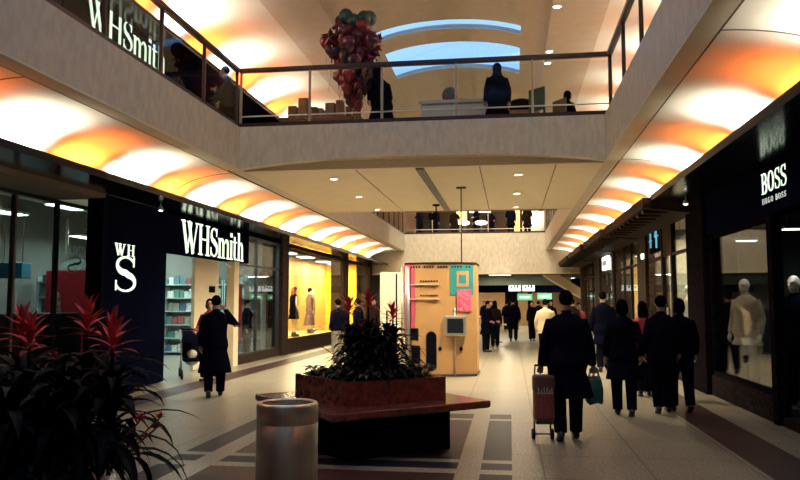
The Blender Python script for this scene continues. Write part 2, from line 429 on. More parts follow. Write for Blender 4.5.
# ------------------------------------------------------------------ galleries, coves, fascias (both sides)
def cove_profile(xw, zl, xi, zt, n=14):
    """quarter ellipse: vertical at the wall xw, flat where it meets the soffit xi"""
    return [(xi + (xw - xi) * math.cos(PI / 2 * i / n), zl + (zt - zl) * math.sin(PI / 2 * i / n)) for i in range(n + 1)]
def cove(name, xw, zl, xi, zt, y0, y1):
    p = cove_profile(xw, zl, xi, zt); mb = MB(); vs = []; fs = []
    ny = 24
    for j in range(ny + 1):
        y = y0 + (y1 - y0) * j / ny
        for (x, z) in p: vs.append((x, y, z))
    m = len(p)
    for j in range(ny):
        for i in range(m - 1): fs.append((j * m + i, j * m + i + 1, (j + 1) * m + i + 1, (j + 1) * m + i))
    mb.add(vs, fs); o = struct(name, mb, 'cove', smooth=True); return o
for side, f in (('left', lambda x: x), ('right', mir)):
    def bx(x0, x1, *a):
        a0, a1 = sorted((f(x0), f(x1))); return MB().box(a0, a1, *a)
    # gallery floor slab with its marble band along the well
    struct('floor_gallery_' + side, bx(-14, -5.46, Y0, YF, 4.40, 5.0), 'soffit')
    struct('trim_gallery_band_' + side, bx(-5.46, OL, Y0, YF, 4.23, 5.07), 'marble')
    struct('trim_gallery_lip_' + side, bx(-5.52, -5.46, Y0, YF, 4.23, 4.40), 'plaster')
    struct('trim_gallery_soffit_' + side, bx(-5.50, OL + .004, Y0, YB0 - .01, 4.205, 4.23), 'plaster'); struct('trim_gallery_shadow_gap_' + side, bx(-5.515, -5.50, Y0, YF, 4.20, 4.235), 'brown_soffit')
    cove('ceiling_cove_' + side, f(SL), 3.60, f(-5.52), 4.24, Y0, YF)
    # panel joints of the cove
    for i, y in enumerate((7.85, 14.45, 21.05, 27.65, 34.25)):
        mb = MB(); pr = cove_profile(f(SL) , 3.60, f(-5.52), 4.24)
        s = 1 if side == 'left' else -1
        mb.tube([(x + .004 * s, y - (0 if side == 'left' else .4), z - .004) for x, z in pr], .007, 6)
        struct('trim_cove_joint_%s' % side, mb, 'brown_soffit')
    # wall over the shopfronts behind the cove, upper shops
    struct('wall_over_shops_' + side, bx(-7.10, SL - .005, Y0, YF, 3.58, 4.40), 'plaster')
    struct('wall_upper_' + side, bx(-8.8, -8.6, Y0, YF + 8.5, 5.0, 8.0), 'navy')
    struct('trim_upper_fascia_' + side, bx(-8.6, -7.9, Y0, YF + 8.5, 7.95, 8.03), 'gloss_dark')
    struct('trim_upper_lip_' + side, bx(-7.94, -7.88, Y0, YF + 8.5, 8.03, 8.07), 'gloss_dark')
    cove('ceiling_upper_cove_' + side, f(-8.6), 8.06, f(-6.0), 9.0, Y0, YF + 8.5)
    struct('ceiling_upper_' + side, bx(-6.0, -4.6, Y0, Y1, 9.0, 9.12), 'ceil_brown')
# lower fascia: left one continuous gloss soffit; right one a soffit over the near shop, then stepped canopies
struct('ceiling_soffit_left', MB().box(SL, LL, Y0, YF, 3.50, 3.565), 'gloss_dark')
struct('trim_fascia_lip_left', MB().box(LL - .02, LL + .05, Y0, YF, 3.49, 3.60), 'gloss_dark')
struct('ceiling_soffit_right', MB().box(LR, SR, Y0, YF, 3.50, 3.565), 'gloss_dark')
struct('trim_fascia_lip_right', MB().box(LR - .05, LR + .02, Y0, 14.4, 3.49, 3.60), 'gloss_dark')
for i, (y0, y1, xe, zt) in enumerate(((14.7, 20.6, 2.52, 3.60), (20.9, 25.6, 2.44, 3.60), (25.9, 31.4, 2.38, 3.585), (31.7, 37.3, 2.36, 3.57))):
    mb = MB()
    mb.prism([(xe, 3.40), (xe, zt), (LR + .25, zt), (LR + .25, 3.5), (SR - .02, 3.5), (SR - .02, 3.30)], y0, y1, 'y')
    for k in range(int((y1 - y0) / .6)):
        yy = y0 + .2 + k * .6; mb.box(xe + .04, xe + .5, yy, yy + .16, 3.32, 3.40)
    struct('trim_canopy_right', mb, 'pillar')

# first bridge
struct('floor_bridge', MB().box(OL, OR, YB0 + .30, YB1 - .2, 4.23, 5.0), 'soffit')
arch = [(OL, 5.07)] + [(OR, 5.07)] + [(OR - (OR - OL) * i / 24, 4.23 + .19 * (1 - abs(2 * i / 24 - 1) ** 2.4)) for i in range(25)]
struct('trim_bridge_front', MB().prism(arch, YB0, YB0 + .22, 'y'), 'marble')
struct('trim_bridge_arch_soffit', MB().box(OL, OR, YB0 + .22, YB0 + .30, 4.40, 5.0), 'plaster')
struct('trim_bridge_back', MB().box(OL, OR, YB1 - .2, YB1, 4.23, 5.07), 'marble')
mb = MB(); mb.box(-1.80, -1.64, YB0 + .4, YB1 - .2, 4.2, 4.23); 
struct('trim_bridge_track', mb, 'steel_dark')
for x in (-3.0, -.55, .9):
    struct('trim_bridge_joint', MB().box(x - .01, x + .01, YB0 + .4, YB1 - .2, 4.222, 4.23), 'brown_soffit')
# far bridge / end of the well
struct('trim_far_band', MB().box(SL - .1, SR + .1, YF, YF + .3, 3.10, 5.07), 'marble')
struct('trim_far_strip', MB().box(SL, SR, YF - .02, YF + .32, 3.03, 3.10), 'cream')
struct('floor_far_gallery', MB().box(-14, 10, YF + .3, Y1, 4.5, 5.0), 'plaster')
struct('ceiling_far_hall', MB().box(-14, 10, YF + .32, Y1, 3.10, 3.2), 'dark_wall')
struct('wall_far_left', MB().box(-7.4, -7.2, YF, Y1, 0, 3.1), 'dark_wall')
struct('wall_far_right', MB().box(5.2, 5.4, YF, Y1, 0, 3.1), 'dark_wall')
struct('beam_far_hall', MB().box(-7.2, 3.3, 41.8, 42.2, 2.58, 3.03), 'beam_green')

# roof vault over the well with glazed bands
VX0, VX1, VZ, VR = -4.6, mir(-4.6), 9.0, .9
def vault(name, y0, y1, m, ins=0.0, thick=.15, t0=0.0, t1=PI):
    mb = MB(); n = 24; c = (VX0 + VX1) / 2; a = (VX1 - VX0) / 2
    vs = []
    for y in (y0, y1):
        for rr in (0, thick):
            for i in range(n + 1):
                t = t0 + (t1 - t0) * i / n; vs.append((c - (a + rr - ins) * math.cos(t), y, VZ + (VR + rr - ins) * math.sin(t)))
    m1 = n + 1; fs = []
    for i in range(n):
        fs += [(i, i + 1, 2 * m1 + i + 1, 2 * m1 + i), (m1 + i, 3 * m1 + i, 3 * m1 + i + 1, m1 + i + 1), (i, m1 + i, m1 + i + 1, i + 1),
               (2 * m1 + i, 2 * m1 + i + 1, 3 * m1 + i + 1, 3 * m1 + i)]
    mb.add(vs, fs); o = struct(name, mb, m, smooth=False); return o
bands = [(-3.0, 0.0), (.8, 3.8), (4.6, 7.6), (8.4, 11.4), (21.4, 22.15), (23.3, 26.0)]  # near bands are out of view, added for blue fill from the sky
y = Y0
for i, (a, b) in enumerate(bands):
    vault('ceiling_vault', y, a, 'ceil_brown'); 
    # each glazed band keeps solid haunches, glass in the crown
    vault('window_%d' % (i + 1), a, b, 'skyglass', ins=-.05, thick=.02, t0=.72, t1=PI - .72)
    vault('ceiling_vault', a, b, 'ceil_brown', t0=0, t1=.72); vault('ceiling_vault', a, b, 'ceil_brown', t0=PI - .72, t1=PI)
    y = b
vault('ceiling_vault', y, Y1, 'ceil_brown')
struct('wall_upper_far', MB().box(-14, 10, 46.0, 46.2, 5.0, 10.6), 'ceil_brown')

# ------------------------------------------------------------------ balustrades
def balustrade(label, p0, p1, nposts, postm, lowrail=True):
    """glass balustrade from p0 to p1 at floor height; posts, panes, channel, handrail"""
    a = Vector((p0[0], p0[1], 0)); b = Vector((p1[0], p1[1], 0)); L = (b - a).length
    t = thing('balustrade', label, 'railing', (p0[0], p0[1], 5.0), math.atan2(b.y - a.y, b.x - a.x), 'balustrades of the upper floor')
    MB().bbox(0, L, -.05, .05, 1.19, 1.28, .012).build('handrail', 'handrail', t)
    MB().box(0, L, -.035, .035, .07, .16).build('channel', 'handrail', t)
    if lowrail: MB().tube([(0, -.0, .30), (L, 0, .30)], .014, 8).build('lower_rail', 'whiterail', t)
    for i in range(nposts + 1):
        x = min(max(L * i / nposts, .025), L - .025)
        MB().bbox(x - .022, x + .022, -.03, .03, .07, 1.20, .005).build('post', postm, t)
    for i in range(nposts):
        x0 = L * i / nposts + .05; x1 = L * (i + 1) / nposts - .05
        MB().box(x0, x1, -.006, .006, .15, 1.13).build('glass_panel', 'glass', t)
    return t
balustrade('glass balustrade along the front of the bridge below the balloons', (OL - .05, YB0 + .10), (OR + .14, YB0 + .10), 5, 'post')
balustrade('glass balustrade along the gallery in front of the upper black shop sign', (OL - .08, YB0 + .04), (OL - .08, YB0 + .04 - 1.65 * 10), 10, 'post_brown', False)
balustrade('glass balustrade on the gallery edge above the clothes shop with white letters', (OR + .12, YB0 + .04), (OR + .12, YB0 + .04 - 1.65 * 10), 10, 'post_brown', False)
balustrade('distant glass balustrade of the far gallery, seen below the bridge', (OL, YF + .12), (OR, YF + .12), 5, 'post')
balustrade('glass balustrade running on beyond the bridge towards the far gallery, by the bookshop side', (OL - .08, YF), (OL - .08, YB1), 11, 'post_brown', False)
balustrade('glass balustrade running on beyond the bridge, on the side over the stepped canopies', (OR + .08, YF), (OR + .08, YB1), 11, 'post_brown', False)

# ------------------------------------------------------------------ lights
def area(name, loc, aim, sx, sy, power, col, yaxis=(0, 1, 0), spread=PI):
    d = bpy.data.lights.new(name, 'AREA'); d.shape = 'RECTANGLE'; d.size = sx; d.size_y = sy; d.energy = power; d.color = col; d.spread = spread
    o = bpy.data.objects.new(name, d); COL.objects.link(o)
    z = -Vector(aim).normalized(); y = Vector(yaxis); y = (y - z * y.dot(z)).normalized(); x = y.cross(z)
    o.matrix_world = Matrix(((x.x, y.x, z.x, loc[0]), (x.y, y.y, z.y, loc[1]), (x.z, y.z, z.z, loc[2]), (0, 0, 0, 1)))
    return o
def spot(name, loc, power, col, angle=2.2, blend=.6, r=.06, aim=(0, 0, -1)):
    d = bpy.data.lights.new(name, 'SPOT'); d.energy = power; d.color = col; d.spot_size = angle; d.spot_blend = blend; d.shadow_soft_size = r
    o = bpy.data.objects.new(name, d); COL.objects.link(o); o.location = loc
    o.rotation_euler = Vector(aim).to_track_quat('-Z', 'Y').to_euler(); return o
WHITE = (1, .91, .74); ORANGE = (1, .19, .03)
PW, PO = 35, 16.5
for side, f, off in (('left', lambda x: x, 10.95), ('right', mir, 11.8)):
    s = 1 if side == 'left' else -1
    for k in range(-3, 9):
        for j, (c, p) in enumerate(((ORANGE, PO), (WHITE, PW))):
            y = off + 3.3 * k + 1.65 * j
            if y < -1 or y > YF - .8: continue
            area('cove_tube', (f(-6.56), y, 3.64), (-.55 * s, 0, .83), .05, 1.15, p * .6, c, spread=1.9)
            area('cove_tube_upper', (f(-6.44), y, 3.635), (.25 * s, 0, .97), .05, 1.15, p * .28, c, spread=1.8)
    for k in range(-1, 11):
        for j, (c, p) in enumerate(((ORANGE, PO), (WHITE, PW))):
            y = off + 1.2 + 3.3 * k + 1.65 * j
            area('upper_cove_tube', (f(-8.20), y, 8.10), (-.5 * s, 0, .86), .06, 1.15, p * .6, c, spread=1.9)
            area('upper_cove_tube_inner', (f(-8.14), y, 8.10), (.55 * s, 0, .83), .06, 1.15, p * .8, c, spread=1.9)
# downlights under the bridge, in the roof and under the far band: ring and glowing lens
def downlight(label, x, y, z, group, power, r=.085):
    t = thing('downlight', label, 'ceiling light', (x, y, z), 0, group)
    MB().lathe([(r, 0), (r + .03, 0), (r + .03, -.012), (r, -.018), (r, 0)], n=20).build('ring', 'whiterail', t, True)
    MB().lathe([(0, -.004), (r, -.004), (r, -.001), (0, -.001)], n=20).build('lens', 'lamp', t)
    if power: spot('downlight_beam', (x, y, z - .03), power, (1, .86, .62), 2.4, .7, .07)
for x, row in ((-3.67, 'bookshop side'), (.20, 'stepped canopy side')):
    for y, w in ((15.4, 'nearest to the bridge front'), (18.1, 'middle'), (20.7, 'rearmost')):
        downlight('%s downlight of the row under the bridge, %s' % (w, row), x, y, 4.23, 'downlights under the bridge', 520)
for i, (x, y) in enumerate(((1.26, 18.6), (1.24, 22.0), (1.24, 23.1))):
    downlight(('first', 'second', 'third')[i] + ' small downlight in the roof panel beside the blue skylight bands', x, y, 9.0, 'roof downlights', 150, .10)
for x, w in ((-4.86, 'left'), (1.35, 'right')):
    for y in (8.0, 12.0): downlight('downlight in the flat roof strip on the %s, above the near gallery' % w, x, y, 9.0, 'roof downlights', 120, .10)
for x in (-.83, -.13): downlight('small downlight set under the far band, %s' % ('nearer the kiosk' if x < -.5 else 'nearer the slanted stair'), x, YF - .35, 3.06, 'far downlights', 0, .10)

for lab, x, y, z in (('small bright spotlight on the dark soffit above the white initials', -6.62, 13.5, 3.50), ('small bright spotlight on the dark soffit at the pillar beside the blue sign', 3.15, 14.0, 3.50)):
    t = thing('spotlight', lab, 'spotlight', (x, y, z)); MB().tube([(0, 0, 0), (0, 0, -.06)], .012, 8).build('stem', 'whiterail', t)
    MB().lathe([(0, -.05), (.03, -.055), (.055, -.13), (.05, -.13), (.028, -.065), (0, -.06)], n=16).build('shade', 'whiterail', t, True); mb = MB(); mb.ball((0, 0, -.105), .04, 12, 8); mb.build('bulb', 'lamp', t, True)

for x in (-4.1, -2.5, -.9, .65):  # spotlights out of view, added to brighten the far band
    t = thing('downlight', 'added roof spotlight, out of view, brightening the far band', 'ceiling light', (x, 32.0, 9.0 + .9 * math.sqrt(max(0, 1 - ((x - CX) / 2.86) ** 2)) - .02), 0, 'added roof spotlights over the second opening')
    MB().lathe([(.10, 0), (.13, 0), (.13, -.05), (.10, -.06), (.10, 0)], n=20).build('ring', 'whiterail', t, True); MB().lathe([(0, -.02), (.1, -.02), (.1, -.01), (0, -.01)], n=20).build('lens', 'lamp', t)
    spot('added_roof_beam', (x, 32.0, t.location.z - .1), 520, (1, .88, .64), 1.5, .6, .08, (0, .75, -1))

# ------------------------------------------------------------------ left shops
def window_frame(name, x, y0, y1, z0, z1, m, bars=(), trans=None, w=.05, glass='shopglass'):
    """shop window in a plane of constant x"""
    mb = MB(); mb.box(x - .05, x + .05, y0, y0 + w, z0, z1); mb.box(x - .05, x + .05, y1 - w, y1, z0, z1)
    mb.box(x - .05, x + .05, y0, y1, z0, z0 + w); mb.box(x - .05, x + .05, y0, y1, z1 - w, z1)
    for b in bars: mb.box(x - .04, x + .04, b - w / 2, b + w / 2, z0, z1)
    if trans: mb.box(x - .04, x + .04, y0, y1, trans - w / 2, trans + w / 2)
    fr = struct(name, mb, m)
    g = MB().box(x - .008, x + .008, y0 + w, y1 - w, z0 + w, z1 - w).build('glass_pane', glass, fr)
    return fr
# stationer's: set-back window, navy panel, wide entrance under the fascia board, second window
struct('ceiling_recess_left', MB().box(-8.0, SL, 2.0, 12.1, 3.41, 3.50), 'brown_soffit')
window_frame('window_7', -7.9, 2.0, 13.55, .25, 3.41, 'steel_dark', bars=(5.2, 8.4, 11.0, 12.15), w=.06)
struct('baseboard_left', MB().box(-7.97, -7.84, 2.0, 13.55, 0, .25), 'pillar_dark')
struct('wall_shop_return', MB().box(-7.9, SL - .31, 13.57, 14.5, 0, 3.45), 'navy')
struct('trim_window_post', MB().bbox(-7.95, -7.80, 13.40, 13.56, 0, 3.41, .01), 'alu')
t = thing('logo_board', 'navy shopfront panel with white serif initials beside the bookshop entrance', 'panel', (SL, 12.1, 0))
MB().box(-.30, 0, 0, 2.4, .02, 3.498).build('board', 'navy', t)
mb = MB(); write(mb, 'WH', .21, lambda u, v, w: (.002 + w, .36 + u, 2.46 + v), .02, wx=1.55, gap=.35)
mb2 = MB(); write(mb2, 'S', .66, lambda u, v, w: (.002 + w, .33 + u, 1.80 + v), .02, wx=2.2)
mb.build('small_lettering', 'letter', t); mb2.build('large_lettering', 'letter', t)
struct('trim_panel_edge', MB().box(SL - .28, SL + .02, 12.02, 12.1, 0, 3.42), 'pillar_dark')
t = thing('shop_sign', 'navy shop fascia with large lit white serif lettering over the bookshop entrance', 'sign', (SL, 14.5, 2.66))
MB().box(-.30, .0, 0, 4.9, 0, .84).build('board', 'navy', t)
L0 = text_len('WHSmith'); SZ = .70
mb = MB(); write(mb, 'WHSmith', SZ, lambda u, v, w: (.004 + w, .70 + u, .03 + v), .015, wx=3.78 / (L0 * SZ))
mb.build('lettering', 'letter', t)
window_frame('window_8', SL - .1, 18.72, 22.3, .22, 3.42, 'steel_dark', bars=(20.3,), trans=2.62, w=.05)
struct('baseboard_left_second', MB().box(SL - .2, SL - .02, 18.72, 22.3, 0, .22), 'pillar')
struct('trim_entrance_post', MB().box(SL - .20, SL, 18.36, 18.70, 0, 2.66), 'cream')
tag(MB().box(SL - .422, SL - .40, 17.75, 18.1, 1.86, 2.02).build('notice', 'black'), 'small black notice on the cream panel beside the entrance', 'notice')
struct('door_1', MB().box(SL - .5, SL - .42, 16.9, 18.36, .02, 2.70), 'cream')
for lab, y0, y1, z0, z1, m in (('tall dark red poster inside the second bookshop window', 18.95, 19.3, .6, 2.1, 'display_red'), ('dark framed poster high in the second bookshop window', 20.7, 21.4, 1.75, 2.5, 'portrait'), ('pale printed poster in the second bookshop window', 19.5, 20.0, 1.7, 2.2, 'product0')):
    t = thing('window_poster', lab, 'poster', (SL - .16, y0, 0)); MB().box(0, .03, 0, y1 - y0, z0, z1).build('sheet', m, t); MB().tube([(.015, (y1 - y0) / 2, z1), (.015, (y1 - y0) / 2, 3.42)], .006, 6).build('cord', 'steel_dark', t)
# stone pillars of the left side
for y0, y1, m in ((22.3, 22.95, 'pillar'), (31.3, 31.8, 'pillar'), (36.9, 37.5, 'pillar')):
    struct('column_left', MB().box(SL - .6, SL + .06, y0, y1, 0, 3.5), m)
struct('wall_left_partition', MB().box(-13, SL - .6, 22.35, 22.6, 0, 3.5), 'grey_wall')
struct('wall_left_shop_back', MB().box(-13.2, -13.0, Y0, YF, 0, 4.4), 'grey_wall')
struct('trim_sign_soffit_left', MB().box(SL - .3, SL, 14.4, 22.3, 3.42, 3.5), 'navy')
# yellow clothes shop
struct('wall_yellow_back', MB().box(-9.2, -9.1, 22.6, YF, 0, 3.5), 'yellow_wall')
struct('wall_yellow_bright', MB().box(-9.6, -7.5, 36.6, 36.75, 0, 3.5), 'yellow_bright')
struct('floor_window_plinth', MB().box(-9.1, SL - .12, 22.95, 31.3, .02, .42), 'yellow_wall')
struct('baseboard_left_third', MB().box(SL - .12, SL, 22.95, 31.3, 0, .42), 'pillar')
struct('baseboard_left_fourth', MB().box(SL - .12, SL, 31.8, 36.9, 0, .25), 'pillar')
window_frame('window_9', SL - .06, 22.95, 31.3, .42, 3.42, 'pillar', w=.05)
window_frame('window_10', SL - .06, 31.8, 36.9, .25, 3.42, 'pillar', bars=(34.3,), w=.05)
tag(MB().bbox(-7.40, -7.36, 33.0, 33.7, 2.35, 3.10, .01).build('hanging_poster', 'cloth_brown'), 'dark red poster hung in the bright yellow window', 'poster')
# lamps in the shops: fixture + real light
def fixture(label, x, y, z, lx, ly, power, col, m, group):
    t = thing('ceiling_lamp', label, 'ceiling light', (x, y, z), 0, group)
    MB().box(-lx / 2 - .03, lx / 2 + .03, -ly / 2 - .03, ly / 2 + .03, -.05, 0).build('housing', 'whiterail', t)
    MB().box(-lx / 2, lx / 2, -ly / 2, ly / 2, -.062, -.05).build('diffuser', m, t)
    area('shop_lamp', (x, y, z - .075), (0, 0, -1), lx, ly, power, col)
for i, (x, y) in enumerate(((-8.45, 13.3), (-9.7, 17.0), (-10.2, 14.0), (-11.9, 19.6))):
    fixture('strip lamp in the bookshop ceiling behind the set-back window', x, y, 3.50, .3, .9, 9, (.72, 1, .84), 'lamp_cool', 'strip lamps inside the bookshop')
for i, (x, y) in enumerate(((-8.6, 17.2), (-8.6, 20.2), (-10.6, 18.5), (-10.6, 21.0))):
    fixture('strip lamp in the ceiling just inside the bookshop entrance', x, y, 3.50, .3, 1.2, 42, (.80, 1, .90), 'lamp_cool', 'strip lamps inside the bookshop')
for i, (x, y) in enumerate(((-8.2, 24.5), (-8.2, 27), (-8.2, 29.6), (-8.3, 33), (-8.3, 35.3))):
    fixture('warm lamp in the ceiling of the yellow window display', x, y, 3.50, .5, .9, 170, (1, .78, .38), 'lamp', 'lamps over the yellow window display')

# bookshop shelving: units, then packets and magazines standing on them
def shelf_unit(label, x, y, rz, w=1.9, h=2.3, n=6):
    t = thing('shelf_unit', label, 'shelves', (x, y, 0), rz, 'bookshop shelf units')
    MB().box(0, w, -.03, 0, 0, h).build('back_panel', 'shelf', t)
    for xx in (0, w - .03): MB().box(xx, xx + .03, -.42, -.03, 0, h).build('side_panel', 'shelf', t)
    for k in range(n): 
        z = .12 + k * (h - .25) / (n - 1) ; MB().box(.03, w - .03, -.42, -.03, z - .025, z).build('shelf', 'shelf', t)
    return t
pk = {}
def packet(i, loc, rz, w, h, label, group):
    key = i
    if key not in pk:
        mb = MB().bbox(0, .20, -.07, 0, 0, .24, .006); me = mb.mesh('packet'); me.materials.append(M[PRODUCTS[i]]); pk[key] = me
    o = bpy.data.objects.new('packet', pk[key]); COL.objects.link(o); o.location = loc; o.rotation_euler = (0, 0, rz); o.scale = (w / .20, 1, h / .24)
    return tag(o, label, 'packet', group)
units = [(-10.55, 22.32, 0, 'pale shelf unit against the partition, seen straight through the bookshop entrance'),
         (-12.5, 22.32, 0, 'pale shelf unit against the partition, deep inside the bookshop'),
         (-8.62, 22.32, 0, 'narrow-looking pale shelf unit against the partition, beside the entrance post'),
         (-12.6, 19.0, 0, 'pale shelf unit deep inside the bookshop behind the navy panel')]
for ui, (x, y, rz, lab) in enumerate(units):
    w = 1.9 if ui != 2 else 1.2
    shelf_unit(lab, x, y, rz, w)
    for k in range(6):
        z = .12 + k * 2.05 / 5; xx = x + .06
        if ui in (1, 3) and k < 2: continue
        while xx < x + w - .26:
            ww = random.uniform(.13, .22); i = (k * 2 + int(xx * 3)) % len(PRODUCTS)
            packet(i, (xx, y - .18 if k % 2 else y - .26, z), 0, ww, random.uniform(.18, .30), 'small packet standing on a pale bookshop shelf', 'packets on the bookshop shelves')
            xx += ww + .015
# display in the set-back window
t = thing('added_dark_bench', 'long dark bench added inside the set-back window to darken its lower part', 'bench', (-8.35, 11.2, 0))  # dark block added to darken the lower window and hide the floor
MB().bbox(-.25, .25, -2.2, 2.2, .10, 1.42, .02).build('body', 'dark_wall', t); MB().box(-.2, .2, -2.1, 2.1, 0, .10).build('plinth', 'black', t)
t = thing('promotion_stand', 'red promotional stand with a dark portrait oval behind the set-back window', 'display stand', (-9.3, 15.1, .0), -.3)
MB().bbox(-.6, .6, -.3, .3, 0, 2.30, .03).build('body', 'display_red', t)
mb = MB(); mb.ball((0, 0, 0), (.17, .03, .42), 24, 14, Matrix.Translation((-.25, -.30, 1.45))); mb.build('portrait', 'portrait', t, True)
mb = MB(); mb.ball((0, 0, 2.30), (.5, .28, .26), 24, 12); mb.build('top_dome', 'shelf', t, True)
for xx in (-.45, .45): MB().tube([(xx, .1, 2.2), (xx, .1, 3.49)], .035, 10).build('upright', 'alu', t)
t = thing('display_shelf', 'low red and white display shelf behind the window beside the navy panel', 'display shelf', (-9.75, 17.2, 0), 0)
MB().box(-.9, .9, -.4, 0, 0, 1.1).build('base', 'dark_wall', t)
for z in (1.35, 1.7, 2.05): MB().box(-.9, .9, -.35, 0, z, z + .04).build('shelf', 'shelf', t)
for xx in (-.9, .86): MB().box(xx, xx + .04, -.35, 0, 1.1, 2.3).build('side_panel', 'shelf', t)
mb = MB(); mb.box(-.86, .86, -.02, 0, 1.1, 2.3); mb.build('back_panel', 'display_red', t)
for z in (1.39, 1.74, 2.09):
    for i in range(8): packet((0, 5, 2, 0, 5)[(i * 3 + int(z * 10)) % 5], (-10.55 + i * .21, 17.0, z), 0, .17, .24, 'packet on the red and white display shelf', 'packets on the low display shelf')
t = thing('hanging_sign', 'bright blue box sign hanging in the set-back window', 'sign', (-9.55, 13.4, 3.5))
MB().bbox(-.35, .25, -.15, .15, -1.42, -1.12, .02).build('box', 'blue_box', t)
for xx in (-.25, .15): MB().tube([(xx, 0, -1.13), (xx, 0, 0)], .008, 6).build('hanger', 'steel_dark', t)
t = thing('window_decal', 'pale outline initials seen back to front on the set-back window', 'decal', (-7.885, 13.05, 0))
mb = MB()
write(mb, 'WH', .14, lambda u, v, w: (w, -.02 - u, 2.50 + v), .004, wx=2.0, gap=.3); write(mb, 'S', .29, lambda u, v, w: (w, -.05 - u, 2.16 + v), .004, wx=3.2)
mb.build('lettering', 'letter_ghost', t)

# ------------------------------------------------------------------ upper shop sign (same lettering, upper floor)
t = thing('shop_sign', 'lit serif lettering on the dark upper shopfront behind the gallery balustrade', 'sign', (-8.6, 13.1, 7.1))
MB().box(.0, .06, 0, 5.2, 0, .84).build('board', 'navy', t)
mb = MB(); write(mb, 'WHSmith', SZ, lambda u, v, w: (.064 + w, .80 + u, .20 + v), .015, k=.85, wx=3.55 / (L0 * SZ)); mb.build('lettering', 'letter', t)

# ------------------------------------------------------------------ right shops
struct('wall_right_shop_back', MB().box(9.0, 9.2, Y0, YF, 0, 4.4), 'dark_wall')
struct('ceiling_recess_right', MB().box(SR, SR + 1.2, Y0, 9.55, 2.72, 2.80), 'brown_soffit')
t = thing('shop_sign', 'dark fascia with small lit white capitals over the clothes shop nearest on that side', 'sign', (SR, 14.5, 2.80))
MB().box(0, .30, -14.5 - 3, 0, 0, .70).build('board', 'navy', t)
LB = text_len('BOSS'); mb = MB(); write(mb, 'BOSS', .28, lambda u, v, w: (-.004 - w, -3.58 - u,   .29 + v), .010, k=.8, wx=(.97 / .28 - .28) / LB, gap=.07); mb.build('large_lettering', 'letter', t)
LH = text_len('HUGO BOSS', gap=.35); mb = MB(); write(mb, 'HUGO BOSS', .075, lambda u, v, w: (-.004 - w, -3.58 - u, .15 + v), .006, wx=(.93 / .075 - .35 * 9) / text_len('HUGO BOSS'), gap=.35, k=.8); mb.build('small_lettering', 'letter_pale', t)
window_frame('window_13', SR + .08, 10.75, 13.95, .35, 2.80, 'pillar_dark', w=.07)
struct('baseboard_right', MB().box(SR - .0, SR + .2, 10.75, 13.95, 0, .35), 'plinth')
struct('trim_right_post', MB().box(SR - .03, SR + .11, 10.57, 10.75, 0, 2.8), 'pillar_dark')
window_frame('window_14', SR + 1.1, 2.0, 10.5, .12, 2.72, 'pillar_dark', bars=(6.2,), w=.06)
struct('baseboard_right_second', MB().box(SR + .02, SR + 1.2, 2.0, 10.54, 0, .12), 'plinth')
struct('window_20', MB().box(SR + .11, SR + 1.05, 10.58, 10.60, 0.12, 2.72), 'shopglass')
for y0, y1, m in ((13.95, 15.2, 'pillar_dark'), (19.7, 20.9, 'pillar'), (25.6, 26.0, 'pillar'), (29.6, 31.2, 'pillar'), (36.6, 37.5, 'pillar')):
    struct('column_right', MB().box(SR - .08, SR + .5, y0, y1, 0, 3.5), m)
struct('wall_right_partition', MB().box(SR + .5, 9.0, 14.5, 14.7, 0, 3.5), 'dark_wall')
struct('wall_right_partition_second', MB().box(SR + .5, 9.0, 20.2, 20.4, 0, 3.5), 'grey_wall')
struct('wall_right_partition_third', MB().box(SR + .5, 9.0, 30.3, 30.5, 0, 3.5), 'yellow_wall')
window_frame('window_15', SR + .05, 15.2, 17.0, .25, 3.40, 'pillar', trans=2.66, w=.06)
window_frame('window_16', SR + .05, 18.05, 19.7, .25, 3.40, 'pillar', trans=2.66, w=.06)
door = MB(); door.box(SR + .0, SR + .1, 17.0, 17.08, 0, 2.66); door.box(SR, SR + .1, 17.97, 18.05, 0, 2.66)
dd = struct('door_2', door, 'pillar'); MB().box(SR + .04, SR + .06, 17.08, 17.97, .05, 2.6).build('glass_pane', 'shopglass', dd); MB().tube([(SR - .04, 17.3, .8), (SR - .04, 17.3, 1.5)], .018, 8).build('door_handle', 'alu', dd)
struct('trim_door_head', MB().box(SR + .03, SR + .09, 17.0, 18.05, 2.66, 3.40), 'pillar')
struct('baseboard_right_third', MB().box(SR, SR + .1, 15.2, 17.0, 0, .25), 'pillar')
struct('baseboard_right_fourth', MB().box(SR, SR + .1, 18.05, 19.7, 0, .25), 'pillar')
window_frame('window_17', SR + .05, 20.9, 25.6, .25, 3.40, 'pillar', bars=(22.6, 24.0), trans=2.66, w=.06)
window_frame('window_18', SR + .05, 26.0, 29.6, .25, 3.40, 'pillar', bars=(27.8,), trans=2.7, w=.06)
window_frame('window_19', SR + .05, 31.2, 36.6, .25, 3.40, 'pillar', bars=(33, 34.8), trans=2.7, w=.06)
struct('baseboard_right_fifth', MB().box(SR, SR + .1, 20.9, 25.6, 0, .25), 'pillar')
struct('baseboard_right_sixth', MB().box(SR, SR + .1, 26.0, 29.6, 0, .25), 'pillar')
struct('baseboard_right_seventh', MB().box(SR, SR + .1, 31.2, 36.6, 0, .25), 'pillar')
